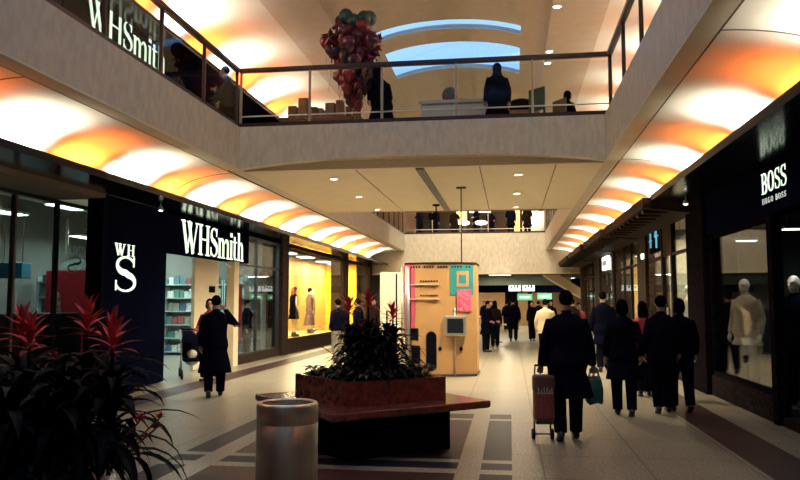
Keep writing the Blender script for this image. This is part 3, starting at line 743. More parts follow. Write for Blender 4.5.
for lab, x, y, lx, ly, p, c, m in (
        ('green-tinted strip lamp deep inside the shop with white capitals', 7.2, 13.0, 2.2, .16, 9, (.6, 1, .8), 'lamp_cool'),
        ('small strip lamp over the mannequins in the near clothes shop', 3.92, 13.2, .3, .14, 1.3, (1, .85, .65), 'lamp_soft'),
        ('small strip lamp added to light the black-suited mannequin', 3.98, 11.2, .3, .14, 3.5, (1, .92, .85), 'lamp_soft'),  # added so that the dark mannequin shows
        ('strip lamp inside the shop with the blue sign', 6.2, 17.6, 2.2, .16, 90, (.80, 1, .86), 'lamp_cool'),
        ('warm lamp behind the door of the shop with the blue sign', 4.6, 19.2, .5, .5, 130, (1, .72, .38), 'lamp_soft'),
        ('strip lamp in the shop with three tall panes', 5.6, 23.0, 1.8, .16, 130, (.9, 1, .82), 'lamp_cool'),
        ('warm lamp at the rear of the shop with three tall panes', 4.6, 25.2, .5, .5, 110, (1, .75, .4), 'lamp_soft'),
        ('strip lamp in the shop under the white lit sign', 5.2, 28.0, 1.4, .16, 130, (1, .9, .65), 'lamp_soft'),
        ('warm lamp in the farthest shop on the canopy side', 5.2, 34.0, 1.4, .3, 150, (1, .85, .55), 'lamp_soft')):
    t = thing('ceiling_lamp', lab, 'ceiling light', (x, y, 4.40))
    zz = -1.1 if y > 14 else -1.75
    MB().box(-lx / 2 - .02, lx / 2 + .02, -ly / 2 - .02, ly / 2 + .02, zz - .01, zz + .04).build('housing', 'steel_dark', t)
    MB().box(-lx / 2, lx / 2, -ly / 2, ly / 2, zz - .022, zz - .01).build('diffuser', m, t)
    for s in (-1, 1): MB().tube([(s * lx * .35, 0, zz + .03), (s * lx * .35, 0, 0)], .008, 6).build('hanger', 'steel_dark', t)
    area('shop_lamp', (x, y, 4.40 + zz - .04), (0, 0, -1), lx, ly, p, c)
# blue neon figure in the transom
t = thing('neon_sign', 'blue glowing sign in the transom over the glazed door', 'sign', (SR, 18.2, 2.9))
mb = MB()
mb.tube([(-.03, .22, .0), (-.03, .22, .5)], .022, 8); mb.tube([(-.03, .02, .28), (-.03, .42, .28)], .018, 8)
mb.tube([(-.03, .22, .5), (-.03, .40, .28)], .018, 8)
m2 = MB(); m2.tube([(-.03, .95, .05), (-.03, .95, .42)], .022, 8); m2.tube([(-.03, 1.1, .22), (-.03, .8, .22)], .016, 8)
mb.build('tube', 'neon_blue', t, True); mb = m2; mb.build('tube', 'neon_blue', t, True)
MB().box(.0, .03, -.1, 1.3, -.08, .54).build('backboard', 'pillar_dark', t)
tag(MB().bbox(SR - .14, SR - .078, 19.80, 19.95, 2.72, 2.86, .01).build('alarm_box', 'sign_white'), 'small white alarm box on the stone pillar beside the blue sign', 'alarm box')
t = thing('shop_sign', 'small white lit sign over the shop beyond the stone pillar', 'sign', (SR - .05, 26.9, 2.78))
MB().bbox(-.06, .04, 0, 1.5, 0, .48, .01).build('board', 'sign_white', t)
for k in range(4): MB().box(-.07, -.06, .2 + k * .3, .38 + k * .3, .15, .33).build('mark', 'grey_wall', t)

# ------------------------------------------------------------------ far hall
struct('wall_far_shop', MB().box(-7.2, 5.2, 54.0, 54.2, 0, 3.1), 'cardboard')
struct('wall_far_header', MB().box(-7.2, 5.2, 47.0, 47.2, 2.25, 3.1), 'navy')
for x0, x1 in ((-.3, .5), (1.1, 1.35), (2.3, 2.6)):
    struct('column_far', MB().box(x0, x1, 46.9, 47.3, 0, 2.3), 'pillar_dark')
for lab, x in (('white lit pictogram sign over the far passage, nearer the kiosk', .28), ('white lit pictogram sign over the far passage, nearer the slanted stair', 1.06)):
    t = thing('hanging_sign', lab, 'sign', (x, 43.5, 3.1), 0, 'lit signs of the far hall')
    MB().bbox(-.34, .34, -.05, .05, -.82, -.36, .01).build('sign_box', 'sign_white', t)
    for k in range(3): MB().box(-.22 + k * .17, -.12 + k * .17, -.056, -.05, -.66 + .03 * (k % 2), -.54 + .04 * k).build('mark', 'steel_dark', t)
    for s in (-.25, .25): MB().tube([(s, 0, -.37), (s, 0, 0)], .012, 6).build('hanger', 'steel_dark', t)
for lab, x, z in (('green lit sign above the far passage behind the couple', .9, 1.95), ('green lit sign of the far shop below the slanted stair', 2.1, 2.0)):
    t = thing('shop_sign', lab, 'sign', (x, 46.85, z)); MB().bbox(-.45, .45, -.04, .04, -.18, .2, .01).build('board', 'lamp_green', t)
    MB().box(-.3, .3, -.05, -.04, -.04, .06).build('stripe', 'sign_white', t)
mb = MB(); mb.prism([(1.7, 3.05), (2.5, 3.05), (5.1, 1.35), (5.1, .9)], 39.2, 40.6, 'y'); struct('stair_soffit', mb, 'cream')
for x, y, p, c in ((-3, 44, 60, (1, .85, .6)), (.5, 50.5, 110, (1, .82, .52)), (-3.5, 50.5, 200, (1, .82, .52)), (3.2, 45, 70, (.9, 1, .8)), (-.5, 39.5, 90, (1, .86, .6))):
    t = thing('ceiling_lamp', 'flat ceiling lamp of the far hall', 'ceiling light', (x, y, 3.1), 0, 'flat ceiling lamps of the far hall')
    MB().box(-.6, .6, -.2, .2, -.05, 0).build('housing', 'whiterail', t); MB().box(-.56, .56, -.16, .16, -.06, -.05).build('diffuser', 'lamp_soft', t)
    area('far_lamp', (x, y, 3.02), (0, 0, -1), 1.1, .35, p, c)
def simple_table(label, x, y, w=.8, d=.8, m='cream', group=None):
    t = thing('table', label, 'table', (x, y, 0), 0, group)
    MB().bbox(-w / 2, w / 2, -d / 2, d / 2, .70, .75, .01).build('tabletop', m, t)
    MB().lathe([(0, 0), (.25, 0), (.25, .03), (.04, .06), (.04, .70), (0, .70)], n=16).build('pedestal', 'steel_dark', t, True)
simple_table('pale round-footed table among the far shoppers beyond the kiosk', -.55, 31.0)
simple_table('pale counter table at the far end of the mall', -1.5, 49, 2.2, .8)

# ------------------------------------------------------------------ kiosk, panels
KX0, KX1, KY = -2.34, -.73, 16.75
kc = (KX0 + KX1) / 2
def kfront(x): return KY - .22 * (1 - ((x - kc) / ((KX1 - KX0) / 2)) ** 2)
kt = thing('photo_kiosk', 'orange and pink convex kiosk with a small screen, behind the planter', 'kiosk', (0, 0, 0))
kt.location = (kc, KY + .5, 0)
def kb(mb, name, m, smooth=False):
    mb.v = [(x - kc, y - KY - .5, z) for x, y, z in mb.v]; return mb.build(name, m, kt, smooth)
n = 20
fr = [(KX0 + (KX1 - KX0) * i / n) for i in range(n + 1)]
oval = None
kb(MB().prism([(x, kfront(x)) for x in fr] + [(KX1, KY + 1.0), (KX0, KY + 1.0)], .04, 2.46), 'body', 'kiosk_orange')
kb(MB().prism([(x, kfront(x) - .012) for x in fr[:4]] + [(KX0 - .012, KY + .0), (KX0 - .012, KY + 1.0), (KX0 + .01, KY + 1.0)], .9, 2.47), 'side_panel', 'kiosk_pink')
kb(MB().prism([(x, kfront(x) - .02) for x in fr] + [(KX1 + .02, KY + 1.02), (KX0 - .02, KY + 1.02)], 2.46, 2.50), 'cap', 'pillar')
kb(MB().prism([(x, kfront(x) - .02) for x in fr] + [(KX1 + .02, KY + 1.0), (KX0 - .02, KY + 1.0)], 0, .05), 'kick_plate', 'steel_dark')
def kplate(x0, x1, z0, z1, name, m, off=.014, th=.02, label=None):
    mb = MB(); k = 4
    xs = [x0 + (x1 - x0) * i / k for i in range(k + 1)]
    mb.prism([(x, kfront(x) - off) for x in xs] + [(x, kfront(x) - off + th) for x in reversed(xs)], z0, z1); return kb(mb, name, m)
kplate(-1.30, -.80, 1.78, 2.44, 'poster_frame', 'kiosk_teal'); kplate(-1.16, -.90, 1.96, 2.30, 'poster_field', 'kiosk_orange', .022); kplate(-1.11, -.95, 2.04, 2.22, 'poster_emblem', 'kiosk_teal', .03)
kplate(-1.15, -.84, 1.42, 1.90, 'poster', 'pink_poster', .036)
mb = MB(); yk = kfront(-1.16)
mb.bbox(-1.42, -.95, yk - .14, yk + .02, .88, 1.32, .02); kb(mb, 'screen_case', 'alu')
mb = MB(); mb.box(-1.36, -1.01, yk - .146, yk - .138, .95, 1.26); kb(mb, 'screen', 'screen')
for zz in (1.68, 2.0):
    kplate(KX0 + .06, -1.55, zz, zz + .015, 'ledge', 'cream', .05, .06)
for z in (1.72, 2.04):
    for i in range(7):
        x = -1.97 + i * .06; kplate(x, x + .035, z + .03, z + .06, 'print_mark', 'pillar', .012, .014)
for i in range(22):
    x = -2.2 + i * .062
    if i % 5 != 4: kplate(x, x + .04, 2.38, 2.42, 'print_mark', 'pillar', .015, .016)
pts = arc(-1.72, .86, .115, .115, 0, 180, 10) + arc(-1.72, .22, .115, .10, 180, 360, 10)
mb = MB(); yk = kfront(-1.72); mb.prism(pts, yk - .012, yk + .02, 'y'); kb(mb, 'doorway', 'black')
pts = arc(-1.72, .86, .14, .14, 0, 180, 10) + arc(-1.72, .22, .14, .125, 180, 360, 10)
mb = MB(); mb.prism(pts, yk - .006, yk + .02, 'y'); kb(mb, 'doorway_trim', 'cardboard')
kplate(-2.20, -2.02, .78, 1.04, 'opening', 'black'); kplate(-2.18, -1.98, .26, .66, 'opening', 'black')
for x in (-1.53, -1.07):
    mb = MB(); mb.ball((x, kfront(x) - .01, .60), (.04, .02, .05), 12, 8); kb(mb, 'knob', 'black', True)
for x in (-2.3, -1.20):
    mb = MB(); mb.tube([(x, kfront(x) - .03, .02), (x, kfront(x) - .03, 1.5 if x > -2 else 2.42)], .018, 8); kb(mb, 'trim_tube', 'alu', True)
for x, zt in ((KX0 - .05, 2.40), (KX0 + .10, 2.40)):
    mb = MB(); mb.tube([(x, kfront(max(x, KX0)) - .05, .0), (x, kfront(max(x, KX0)) - .05, zt)], .032, 10); kb(mb, 'silver_post', 'alu', True)
t = thing('power_pole', 'thin dark pole rising from the kiosk top to the bridge soffit', 'pole', (-1.07, 16.93, 2.50))
MB().tube([(0, 0, 0), (0, 0, 1.73)], .016, 8).build('rod', 'steel_dark', t); MB().bbox(-.11, .11, -.05, .05, 1.69, 1.73, .008).build('ceiling_bracket', 'steel_dark', t)
t = thing('panel_cabinet', 'tall cream two-leaf panel cabinet standing next to the orange kiosk', 'cabinet', (-3.0, 19.9, 0))
MB().bbox(-.45, .42, .0, .6, 0, 2.42, .01).build('body', 'cream', t)
for x0, x1 in ((-.43, -.02), (.02, .40)): MB().bbox(x0, x1, -.03, .0, .06, 2.38, .008).build('door_leaf', 'cream', t)
MB().box(-.02, .02, -.02, .0, .06, 2.38).build('gap_strip', 'black', t)
for x in (.46, .52): MB().tube([(x, -.04, 0), (x, -.04, 2.38)], .028, 10).build('edge_post', 'alu', t, True)
# camera dome under the bridge
t = thing('security_camera', 'dark security camera hanging from the bridge soffit', 'camera', (-1.93, 19.9, 4.23))
MB().lathe([(0, 0), (.10, 0), (.10, -.03), (.02, -.05), (.02, -.24), (0, -.24)], n=14).build('mount', 'black', t, True)
MB().bbox(-.20, -.02, -.12, .12, -.40, -.24, .02).build('housing', 'black', t); MB().tube([(-.11, -.12, -.32), (-.11, -.18, -.33)], .05, 10).build('lens', 'screen', t)

# ------------------------------------------------------------------ bin
t = thing('litter_bin', 'brushed steel cylindrical litter bin in front of the planter bench', 'bin', (-1.61, 5.36, 0))
R = .222
MB().lathe([(0, .03), (R - .03, .03), (R - .03, 0), (R, 0), (R, .735), (R - .003, .738), (R - .003, .742), (R, .745), (R, .865), (R - .008, .882), (R - .02, .886), (R - .034, .880), (R - .038, .86), (R - .038, .70), (R - .03, .06), (0, .06)], n=64).build('drum', 'steel', t, True)
MB().lathe([(R - .0365, .872), (R - .0365, .55), (0, .55)], n=48).build('liner', 'black', t, True)

# ------------------------------------------------------------------ planters
def planter(label, c, rz):
    t = thing('planter_bench', label, 'planter', c, rz)
    def sq(a, b=None): return [(-a, -a), (a, -a), (a, a), (-a, a)]
    MB().bbox(-.66, .66, -.66, .66, 0, .46, .01).build('base', 'black', t)
    mb = MB(); B = .975
    o = sq(B); i_ = sq(.60)
    vs = []
    for z, s in ((.455, 0.985), (.475, 1.0), (.525, 1.0), (.535, .992)): vs += [(x * s, y * s, z) for x, y in o]
    vs += [(x, y, .535) for x, y in i_] + [(x, y, .455) for x, y in i_]
    fs = []
    for l in range(5):
        for k in range(4): fs.append((l * 4 + k, l * 4 + (k + 1) % 4, (l + 1) * 4 + (k + 1) % 4, (l + 1) * 4 + k))
    for k in range(4): fs.append((20 + k, 20 + (k + 1) % 4, (k + 1) % 4, k))
    MB().add(vs, fs).build('bench', 'redmarble', t)
    w = MB(); a, b = .625, .575
    for z0, z1 in ((.53, .785),):
        o = sq(a); n_ = sq(b)
        vs = [(x, y, z0) for x, y in o] + [(x, y, z1) for x, y in o] + [(x, y, z1) for x, y in n_] + [(x, y, z0) for x, y in n_]
        fs = []
        for l in range(3):
            for k in range(4): fs.append((l * 4 + k, l * 4 + (k + 1) % 4, (l + 1) * 4 + (k + 1) % 4, (l + 1) * 4 + k))
        for k in range(4): fs.append((12 + k, 12 + (k + 1) % 4, (k + 1) % 4, k))
        w.add(vs, fs)
    w.build('planter_wall', 'redmarble', t)
    MB().box(-.575, .575, -.575, .575, .50, .74).build('soil', 'soil', t)
    return t
RZ = math.radians(41)
planter('red marble square planter with a projecting bench, in the middle of the mall', (-1.60, 8.50, 0), RZ)
planter('dark planter bench close to the camera, under the big red-flowered plants', (-2.92, 3.55, 0), RZ)

def strap_leaf(mb, az, length, lift, droop, w, base=(0, 0, 0), n=7, fold=.25):
    """arching strap leaf with a channelled section, pointed tip"""
    p = Vector(base); ang = lift; vs = []; fs = []
    d = Vector((math.cos(az), math.sin(az), 0)); side = Vector((-math.sin(az), math.cos(az), 0))
    for i in range(n + 1):
        t = i / n; ww = w * (0.55 + 1.2 * t * (1 - t) * 1.2) * (1 - t ** 4)
        up = Vector((-d.x * math.sin(ang), -d.y * math.sin(ang), math.cos(ang)))
        vs += [p + side * ww + up * ww * fold, p - up * .0, p - side * ww + up * ww * fold]
        p = p + (d * math.cos(ang) + Vector((0, 0, 1)) * math.sin(ang)) * (length / n); ang -= droop / n
    for i in range(n):
        fs += [(i * 3, i * 3 + 1, i * 3 + 4, i * 3 + 3), (i * 3 + 1, i * 3 + 2, i * 3 + 5, i * 3 + 4)]
    mb.add(vs, fs)
def bromeliad(label, loc, h, group, rs, nl=34, leaflen=.55, flower=True, fs=1.0):
    rnd = random.Random(rs)
    t = thing('bromeliad', label, 'plant', loc, rnd.uniform(0, 6.28), group)
    mb = MB()
    for i in range(nl):
        az = i * 2.399 + rnd.uniform(-.2, .2); q = i / nl
        L = leaflen * rnd.uniform(.75, 1.25) * (1.15 - .5 * q)
        strap_leaf(mb, az, L, .5 + .75 * q + rnd.uniform(-.15, .15), 1.6 + rnd.uniform(0, 1.0), .026 + .014 * rnd.random(), (0, 0, .02 + .68 * h * q))
    mb.build('foliage', 'leaf', t)
    h += .09; st = MB().tube([(0, 0, 0), (0, 0, h - .12)], [.012, .009], 8).build('flower_stalk', 'leaf', t)
    if flower:
        fb = MB()
        for i in range(22):
            q = i / 22
            strap_leaf(fb, i * 2.399, fs * (.125 * (1.1 - .4 * q) + rnd.uniform(-.02, .03)), .15 + 1.3 * q, .8 - .7 * q, fs * .016, (0, 0, h - .15 + fs * .10 * q), 5, .35)
        fb.build('flower_bract', 'bract' if rnd.random() < .6 else 'bract2', t)
        for k in range(rnd.randint(1, 3)):
            a = rnd.uniform(0, 6.28); rr = rnd.uniform(.18, .32); zz = h * rnd.uniform(.25, .75); sb = MB()
            for i in range(9): strap_leaf(sb, i * 2.399, .045, .3 + .1 * i, .5, .012, (rr * math.cos(a), rr * math.sin(a), zz), 4, .35)
            sb.tube([(0, 0, zz - .2), (rr * math.cos(a), rr * math.sin(a), zz)], .005, 6); sb.build('side_flower', 'bract2', t)
    return t
def lowplant(label, loc, rs, r=.17, h=.2, group=None):
    rnd = random.Random(rs); t = thing('low_plant', label, 'plant', loc, 0, group); mb = MB()
    st = MB()
    for i in range(16):
        az = i * 2.399; z = h * rnd.uniform(.35, 1.0); rr = r * rnd.uniform(.3, 1)
        b = (rr * math.cos(az) * .6, rr * math.sin(az) * .6, z * .8)
        st.tube([(0, 0, 0), (b[0] * .5, b[1] * .5, z * .55), b], .004, 5)
        for k in range(3): strap_leaf(mb, az + (k - 1) * .9 + rnd.uniform(-.3, .3), rnd.uniform(.08, .14), rnd.uniform(-.1, .7), .9, .028, b, 4, .2)
    mb.build('foliage', 'leaf2', t); st.build('stems', 'leaf', t); return t
def planting(c, z, plants, lows, lab, lowlab, grp):
    for i, (dx, dy, h, L, nl) in enumerate(plants):
        fl = nl % 2 == 0
        bromeliad(lab if fl else lab.replace('with a red flower head', 'without an open flower'), (c[0] + dx, c[1] + dy, z), h, grp, 100 * len(lab) + i, nl, L, fl, 1.25 if c[1] < 5 else 1.35)
    for i, (dx, dy, r, h) in enumerate(lows): lowplant(lowlab, (c[0] + dx, c[1] + dy, z), i * 7 + len(lab), r, h, grp + ', low edge plants')
rim = [(-.62, .05), (-.45, -.15), (-.30, -.32), (-.12, -.48), (.05, -.55), (.22, -.40), (.38, -.25), (.52, -.10), (.60, .05), (-.3, .3), (.35, .25)]
planting((-1.60, 8.50), .74, [(-.22, -.08, .78, .30, 54), (-.02, .05, .84, .36, 60), (.20, .04, .80, .36, 61), (-.10, -.22, .72, .34, 61), (.12, -.16, .74, .36, 61), (.27, .04, .70, .46, 54), (-.12, .18, .80, .34, 59), (.06, -.34, .58, .34, 61), (-.2, .0, .66, .34, 61), (.24, -.18, .62, .40, 61)],
         [(x, y, .16, .17) for x, y in rim], 'dark bromeliad with a red flower head in the marble planter', 'low leafy plant along the rim of the marble planter', 'bromeliads of the marble planter')
planting((-2.92, 3.55), .74, [(.92, .04, .66, .44, 54), (.66, .24, .74, .45, 50), (.46, .04, .66, .42, 50), (.26, .26, .70, .45, 50), (.70, -.04, .50, .46, 59), (.50, -.16, .52, .45, 59), (.14, -.05, .62, .45, 51), (.62, .10, .60, .45, 59), (.36, .22, .56, .45, 59)],
         [(.86, -.06, .15, .16), (.80, .18, .15, .14), (.66, .28, .15, .16), (.70, -.16, .15, .15), (.5, -.30, .15, .15)],
         'large dark bromeliad with a red flower head, close to the camera', 'low leafy plant on the rim of the near planter', 'bromeliads of the near planter')

# ------------------------------------------------------------------ people
def lerp(a, b, t): return tuple(x + (y - x) * t for x, y in zip(a, b))
ARMS = {   # elbow, wrist offsets for the right arm, (x outward, y forward, z) on a 1.75 m figure
    'hang': ((.215, -.03, 1.12), (.225, .05, .88)), 'swing': ((.215, -.12, 1.13), (.22, -.06, .90)), 'fwd': ((.215, .05, 1.12), (.21, .20, .95)),
    'pocket': ((.245, -.09, 1.12), (.19, .07, .97)), 'phone': ((.33, .04, 1.22), (.13, .12, 1.52)), 'push': ((.25, .02, 1.14), (.20, .30, 1.05)),
    'carry': ((.22, -.01, 1.11), (.25, .04, .86)), 'hold': ((.26, .06, 1.14), (.12, .28, 1.20)), 'rail': ((.23, .04, 1.13), (.20, .30, 1.08)),
    'lap': ((.24, .02, 1.15), (.12, .25, 1.02)), 'up': ((.30, .10, 1.30), (.22, .26, 1.55))}
def hand(mb, w, d, sgn, sc=1.0, r=.0085):
    """palm, four unequal bent fingers and a thumb; w wrist, d direction the forearm points"""
    d = Vector(d).normalized(); w = Vector(w)
    side = Vector((0, 1, 0)); side = (side - d * side.dot(d)); side = side.normalized() if side.length > .2 else Vector((1, 0, 0))
    pal = Vector((-sgn, 0, 0)); pal = pal - d * pal.dot(d) - side * pal.dot(side)
    pal = pal.normalized() if pal.length > .1 else d.cross(side).normalized()
    mb.tube([w - d * .02, w + d * .02, w + d * .05, w + d * .085], [(.026, .02), (.036, .018), (.042, .016), (.038, .013)], 10)
    for k, ln in enumerate((.066, .076, .071, .055)):
        o = side * ((1.5 - k) * .0215); b = w + d * .075 + o
        mb.tube([b, b + d * ln * .5 + pal * .006, b + d * ln * .82 + pal * .022, b + d * ln * .95 + pal * .045], [r * 1.1, r, r * .95, r * .8], 8)
    b = w + d * .025 + side * .03
    mb.tube([b, b + side * .026 + d * .026 + pal * .008, b + side * .032 + d * .056 + pal * .022], [r * 1.35, r * 1.15, r * .9], 8)
def person(label, loc, face, H=1.72, stride=.0, lead=1, arms=('hang', 'hang'), coat='cloth_black', hem=.55, legs='cloth_char', hair='short', hairm='hair_dark',
           hat=None, vox=.009, sit=False, width=1.0, cat='person', name='person', skin='skin', skirt=None, group=None, turn=0.0, sleeve=True, lean=0.0):
    """face: heading in radians about z, 0 = looking along +y"""
    s = H / 1.75; t = thing(name, label, cat, loc, face, group)
    tz = -.42 if sit else 0
    W = width
    def V(x, y, z): return Vector((x * W if abs(x) > .05 else x, y + lean * max(0, z - .9), z))
    hips = {}; 
    for sg in (-1, 1):
        a = stride * (1 if sg == lead else -1)
        hip = V(sg * .085, 0, .90 + tz)
        if sit: kn = V(sg * .10, .42, .50); an = V(sg * .10, .44, .09); toe = .0
        else:
            kn = V(sg * .09, a * .55 + (.05 if a else .015), .49); an = V(sg * .085, a, .09 if a >= 0 else .09 + abs(a) * .22)
        hips[sg] = (hip, kn, an, a)
    tors = [(.80, .155, .11), (.88, .175, .125), (.95, .17, .122), (1.04, .15, .108), (1.14, .15, .108), (1.26, .160, .118), (1.34, .166, .112), (1.40, .148, .095), (1.44, .110, .076), (1.475, .072, .062), (1.51, .056, .058)]
    def torso(mb, g, z0, z1, hemw=None):
        secs = [(0, lean * max(0, z - .9), z + tz, a * W + g, b + g * 1.1) for z, a, b in tors if z0 <= z <= z1]
        if hemw: secs = [(0, 0, hemw[0] + tz, hemw[1] * W, hemw[2]), (0, 0, (hemw[0] + z0) / 2 + tz, (hemw[1] * .55 + .19 * .45) * W, hemw[2] * .6 + .14 * .4)] + secs
        mb.loftz(secs, 24)
    ax = {}
    for sg, key in ((1, arms[0]), (-1, arms[1])):
        e, w = ARMS[key]; sh = V(sg * .160, 0, 1.372 + tz); el = V(sg * e[0], e[1], e[2] + tz); wr = V(sg * w[0], w[1], w[2] + tz); ax[sg] = (sh, el, wr)
    # body: one continuous surface
    b = MB(); torso(b, 0, .8, 1.6)
    b.tube([V(0, .0, 1.44 + tz), V(0, .012, 1.52 + tz), V(0, .02, 1.58 + tz)], [.06, .053, .055], 14)
    hc = V(0, .03, 1.635 + tz); Rt = Matrix.Translation(hc) @ Matrix.Rotation(turn, 4, 'Z')
    b.ball((0, -.004, .018), (.074, .094, .098), 20, 14, Rt); b.ball((0, .024, -.048), (.055, .064, .066), 18, 12, Rt)
    b.tube([(0, .088, .022), (0, .104, -.005), (0, .112, -.028), (0, .094, -.036)], [.008, .011, .014, .008], 8, True, Rt)
    b.tube([(-.022, .083, -.062), (0, .090, -.060), (.022, .083, -.062)], [.006, .009, .006], 8, True, Rt)
    b.tube([(-.045, .078, .030), (0, .092, .030), (.045, .078, .030)], [.008, .008, .008], 8, True, Rt)
    for sg in (-1, 1): b.ball((sg * .075, -.005, -.005), (.012, .022, .032), 10, 8, Rt)
    for sg in (-1, 1):
        sh, el, wr = ax[sg]
        b.tube([sh - V(sg * .05, 0, 0), sh, sh.lerp(el, .5), el, el.lerp(wr, .4), wr], [.045, .050, .045, .038, .037, .026], 12); hand(b, wr, wr - el, sg, r=max(.0085, vox * .95))
        hip, kn, an, a = hips[sg]
        b.tube([hip, hip.lerp(kn, .45), kn, kn.lerp(an, .35), an, an - Vector((0, 0, .03))], [.09, .078, .052, .054, .034, .034], 14)
        b.ball((an.x, an.y + .06, an.z - .045), (.038, .11, .035), 12, 8)
    bm_ = remesh(b, vox, 2); bo = link_mesh(bm_, 'body', skin, t)
    if vox < .012:
        for sg in (-1, 1):
            e = MB(); e.ball((sg * .030, .0815, .014), (.011, .008, .008), 10, 8, Rt); e.build('eye', 'black', t, True)
    # clothes
    cv = max(vox, .012)
    if coat:
        c = MB(); g = .028
        hw = (hem, .215 + max(0, .8 - hem) * .12, .165 + max(0, .8 - hem) * .10) if hem < .8 else None
        if sit: hw = None
        torso(c, g, max(.8, hem if hem > .8 else .8), 1.475, hw)
        c.tube([V(0, .0, 1.43 + tz), V(0, .004, 1.475 + tz), V(0, .008, 1.52 + tz)], [.085, .076, .068], 16)
        if sleeve:
            for sg in (-1, 1):
                sh, el, wr = ax[sg]; w2 = el.lerp(wr, .96)
                c.tube([sh - V(sg * .07, 0, .01), sh + Vector((0, 0, .006)), sh.lerp(el, .5), el, el.lerp(w2, .5), w2], [.055, .068, .064, .057, .053, .046], 14)
        link_mesh(remesh(c, cv, 3), 'coat', coat, t)
    if legs:
        l = MB(); l.loftz([(0, 0, .80 + tz, .165 * W, .12), (0, 0, .9 + tz, .185 * W, .137), (0, 0, 1.0 + tz, .17 * W, .128)], 20)
        for sg in (-1, 1):
            hip, kn, an, a = hips[sg]
            l.tube([hip + Vector((0, 0, .0)), hip.lerp(kn, .45), kn, kn.lerp(an, .4), an + Vector((0, -.005, -.01))], [.112, .104, .088, .082, .074], 14)
        link_mesh(remesh(l, cv, 2), 'trousers', legs, t)
    if skirt:
        k = MB(); k.loftz([(0, 0, hem - .1, .20 * W, .165), (0, 0, .8, .205 * W, .155), (0, 0, 1.0, .17 * W, .125)], 24); link_mesh(remesh(k, cv, 1), 'skirt', skirt, t)
    for sg in (-1, 1):
        hip, kn, an, a = hips[sg]; tilt = Matrix.Translation(an) @ Matrix.Rotation(-.55 if (a < 0) else 0, 4, 'X')
        f = MB(); 
        f.tube([(0, -.065, -.045), (0, -.04, -.045), (0, .02, -.045), (0, .10, -.053), (0, .165, -.06), (0, .185, -.063)], [(.024, .03), (.040, .046), (.044, .046), (.048, .036), (.038, .028), (.015, .015)], 12, True, tilt)
        f.tube([(0, -.01, -.03), (0, -.005, .05)], [.048, .044], 12, True, tilt); link_mesh(remesh(f, .010, 1), 'shoe', 'shoe', t)
    if hair:
        h = MB(); h.ball((0, -.020, .034), (.086, .100, .100), 20, 14, Rt)
        if hair == 'bob': h.ball((0, -.035, -.02), (.095, .085, .11), 18, 12, Rt)
        if hair == 'long':
            h.tube([(0, -.04, .02), (0, -.065, -.06), (0, -.085, -.15), (0, -.10, -.24)], [(.088, .075), (.095, .065), (.10, .05), (.07, .03)], 16, True, Rt)
        if hair == 'hood':
            h.ball((0, -.02, .0), (.105, .115, .135), 20, 14, Rt); h.tube([(0, -.02, -.08), (0, -.03, -.17)], [.10, .12], 16, True, Rt)
        link_mesh(remesh(h, .010, 2), 'hood' if hair == 'hood' else 'hair', coat if hair == 'hood' else hairm, t)
    if hat:
        h = MB(); h.loftz([(0, -.01, .05, .095, .11), (0, -.01, .09, .092, .107), (0, -.01, .135, .07, .085), (0, -.01, .15, .03, .04)], 20)
        h.v = [tuple(Rt @ Vector(p)) for p in h.v]; link_mesh(remesh(h, .010, 2), 'hat', hat, t)
    t.scale = (s, s, s)
    return t
AWAY, TOWARD, LEFT, RIGHT = 0, PI, PI / 2, -PI / 2
# on the right, walking away from the camera
person('man in a long black coat pulling a red trolley bag, nearest of the walkers', (.66, 9.14, 0), AWAY + .05, 1.74, .13, 1, ('carry', 'carry'), 'cloth_navy', .50, 'cloth_char', 'short', vox=.008, width=1.22, hat=None)
person('woman in a knee-length dark coat walking between the trolley man and the pair', (1.60, 11.2, 0), AWAY - .05, 1.64, .10, -1, ('swing', 'hang'), 'cloth_black', .55, 'cloth_black', 'bob', vox=.008, width=1.12)
person('person in a dark jacket, the pair member farther from the shop windows', (2.20, 11.55, 0), AWAY, 1.70, .10, 1, ('hang', 'hang'), 'cloth_char', .78, 'cloth_black', 'short', vox=.008, width=1.08)
person('person in black, the pair member closer to the shop windows', (2.50, 11.75, 0), AWAY + .08, 1.66, .12, -1, ('hang', 'swing'), 'cloth_black', .80, 'cloth_char', 'bob', vox=.008, width=1.10)
person('slim person in a red top just beyond the walking pair', (2.28, 13.6, 0), AWAY, 1.62, .08, 1, ('hang', 'fwd'), 'cloth_red', .85, 'cloth_char', 'long', vox=.010)
person('tall man in a dark coat carrying a white bag, beyond the woman', (2.16, 18.2, 0), AWAY, 1.86, .12, 1, ('hang', 'carry'), 'cloth_black', .60, 'cloth_char', 'short', vox=.010, width=1.1)
person('person in a beige jacket partly hidden behind the man with the trolley bag', (.98, 21.5, 0), AWAY - .3, 1.70, .05, 1, ('fwd', 'hang'), 'cloth_cream', .78, 'cloth_char', 'short', vox=.010, width=1.25)
person('small person in a dark red coat far beyond the walkers', (2.42, 27.5, 0), TOWARD, 1.6, .05, 1, ('hang', 'hang'), 'cloth_red', .75, 'cloth_char', 'short', vox=.012)
person('person in a brown jacket near the far canopies, behind the tall man', (2.05, 25.5, 0), AWAY, 1.72, .10, 1, ('hang', 'hang'), 'cloth_brown', .8, 'cloth_char', 'short', vox=.012)
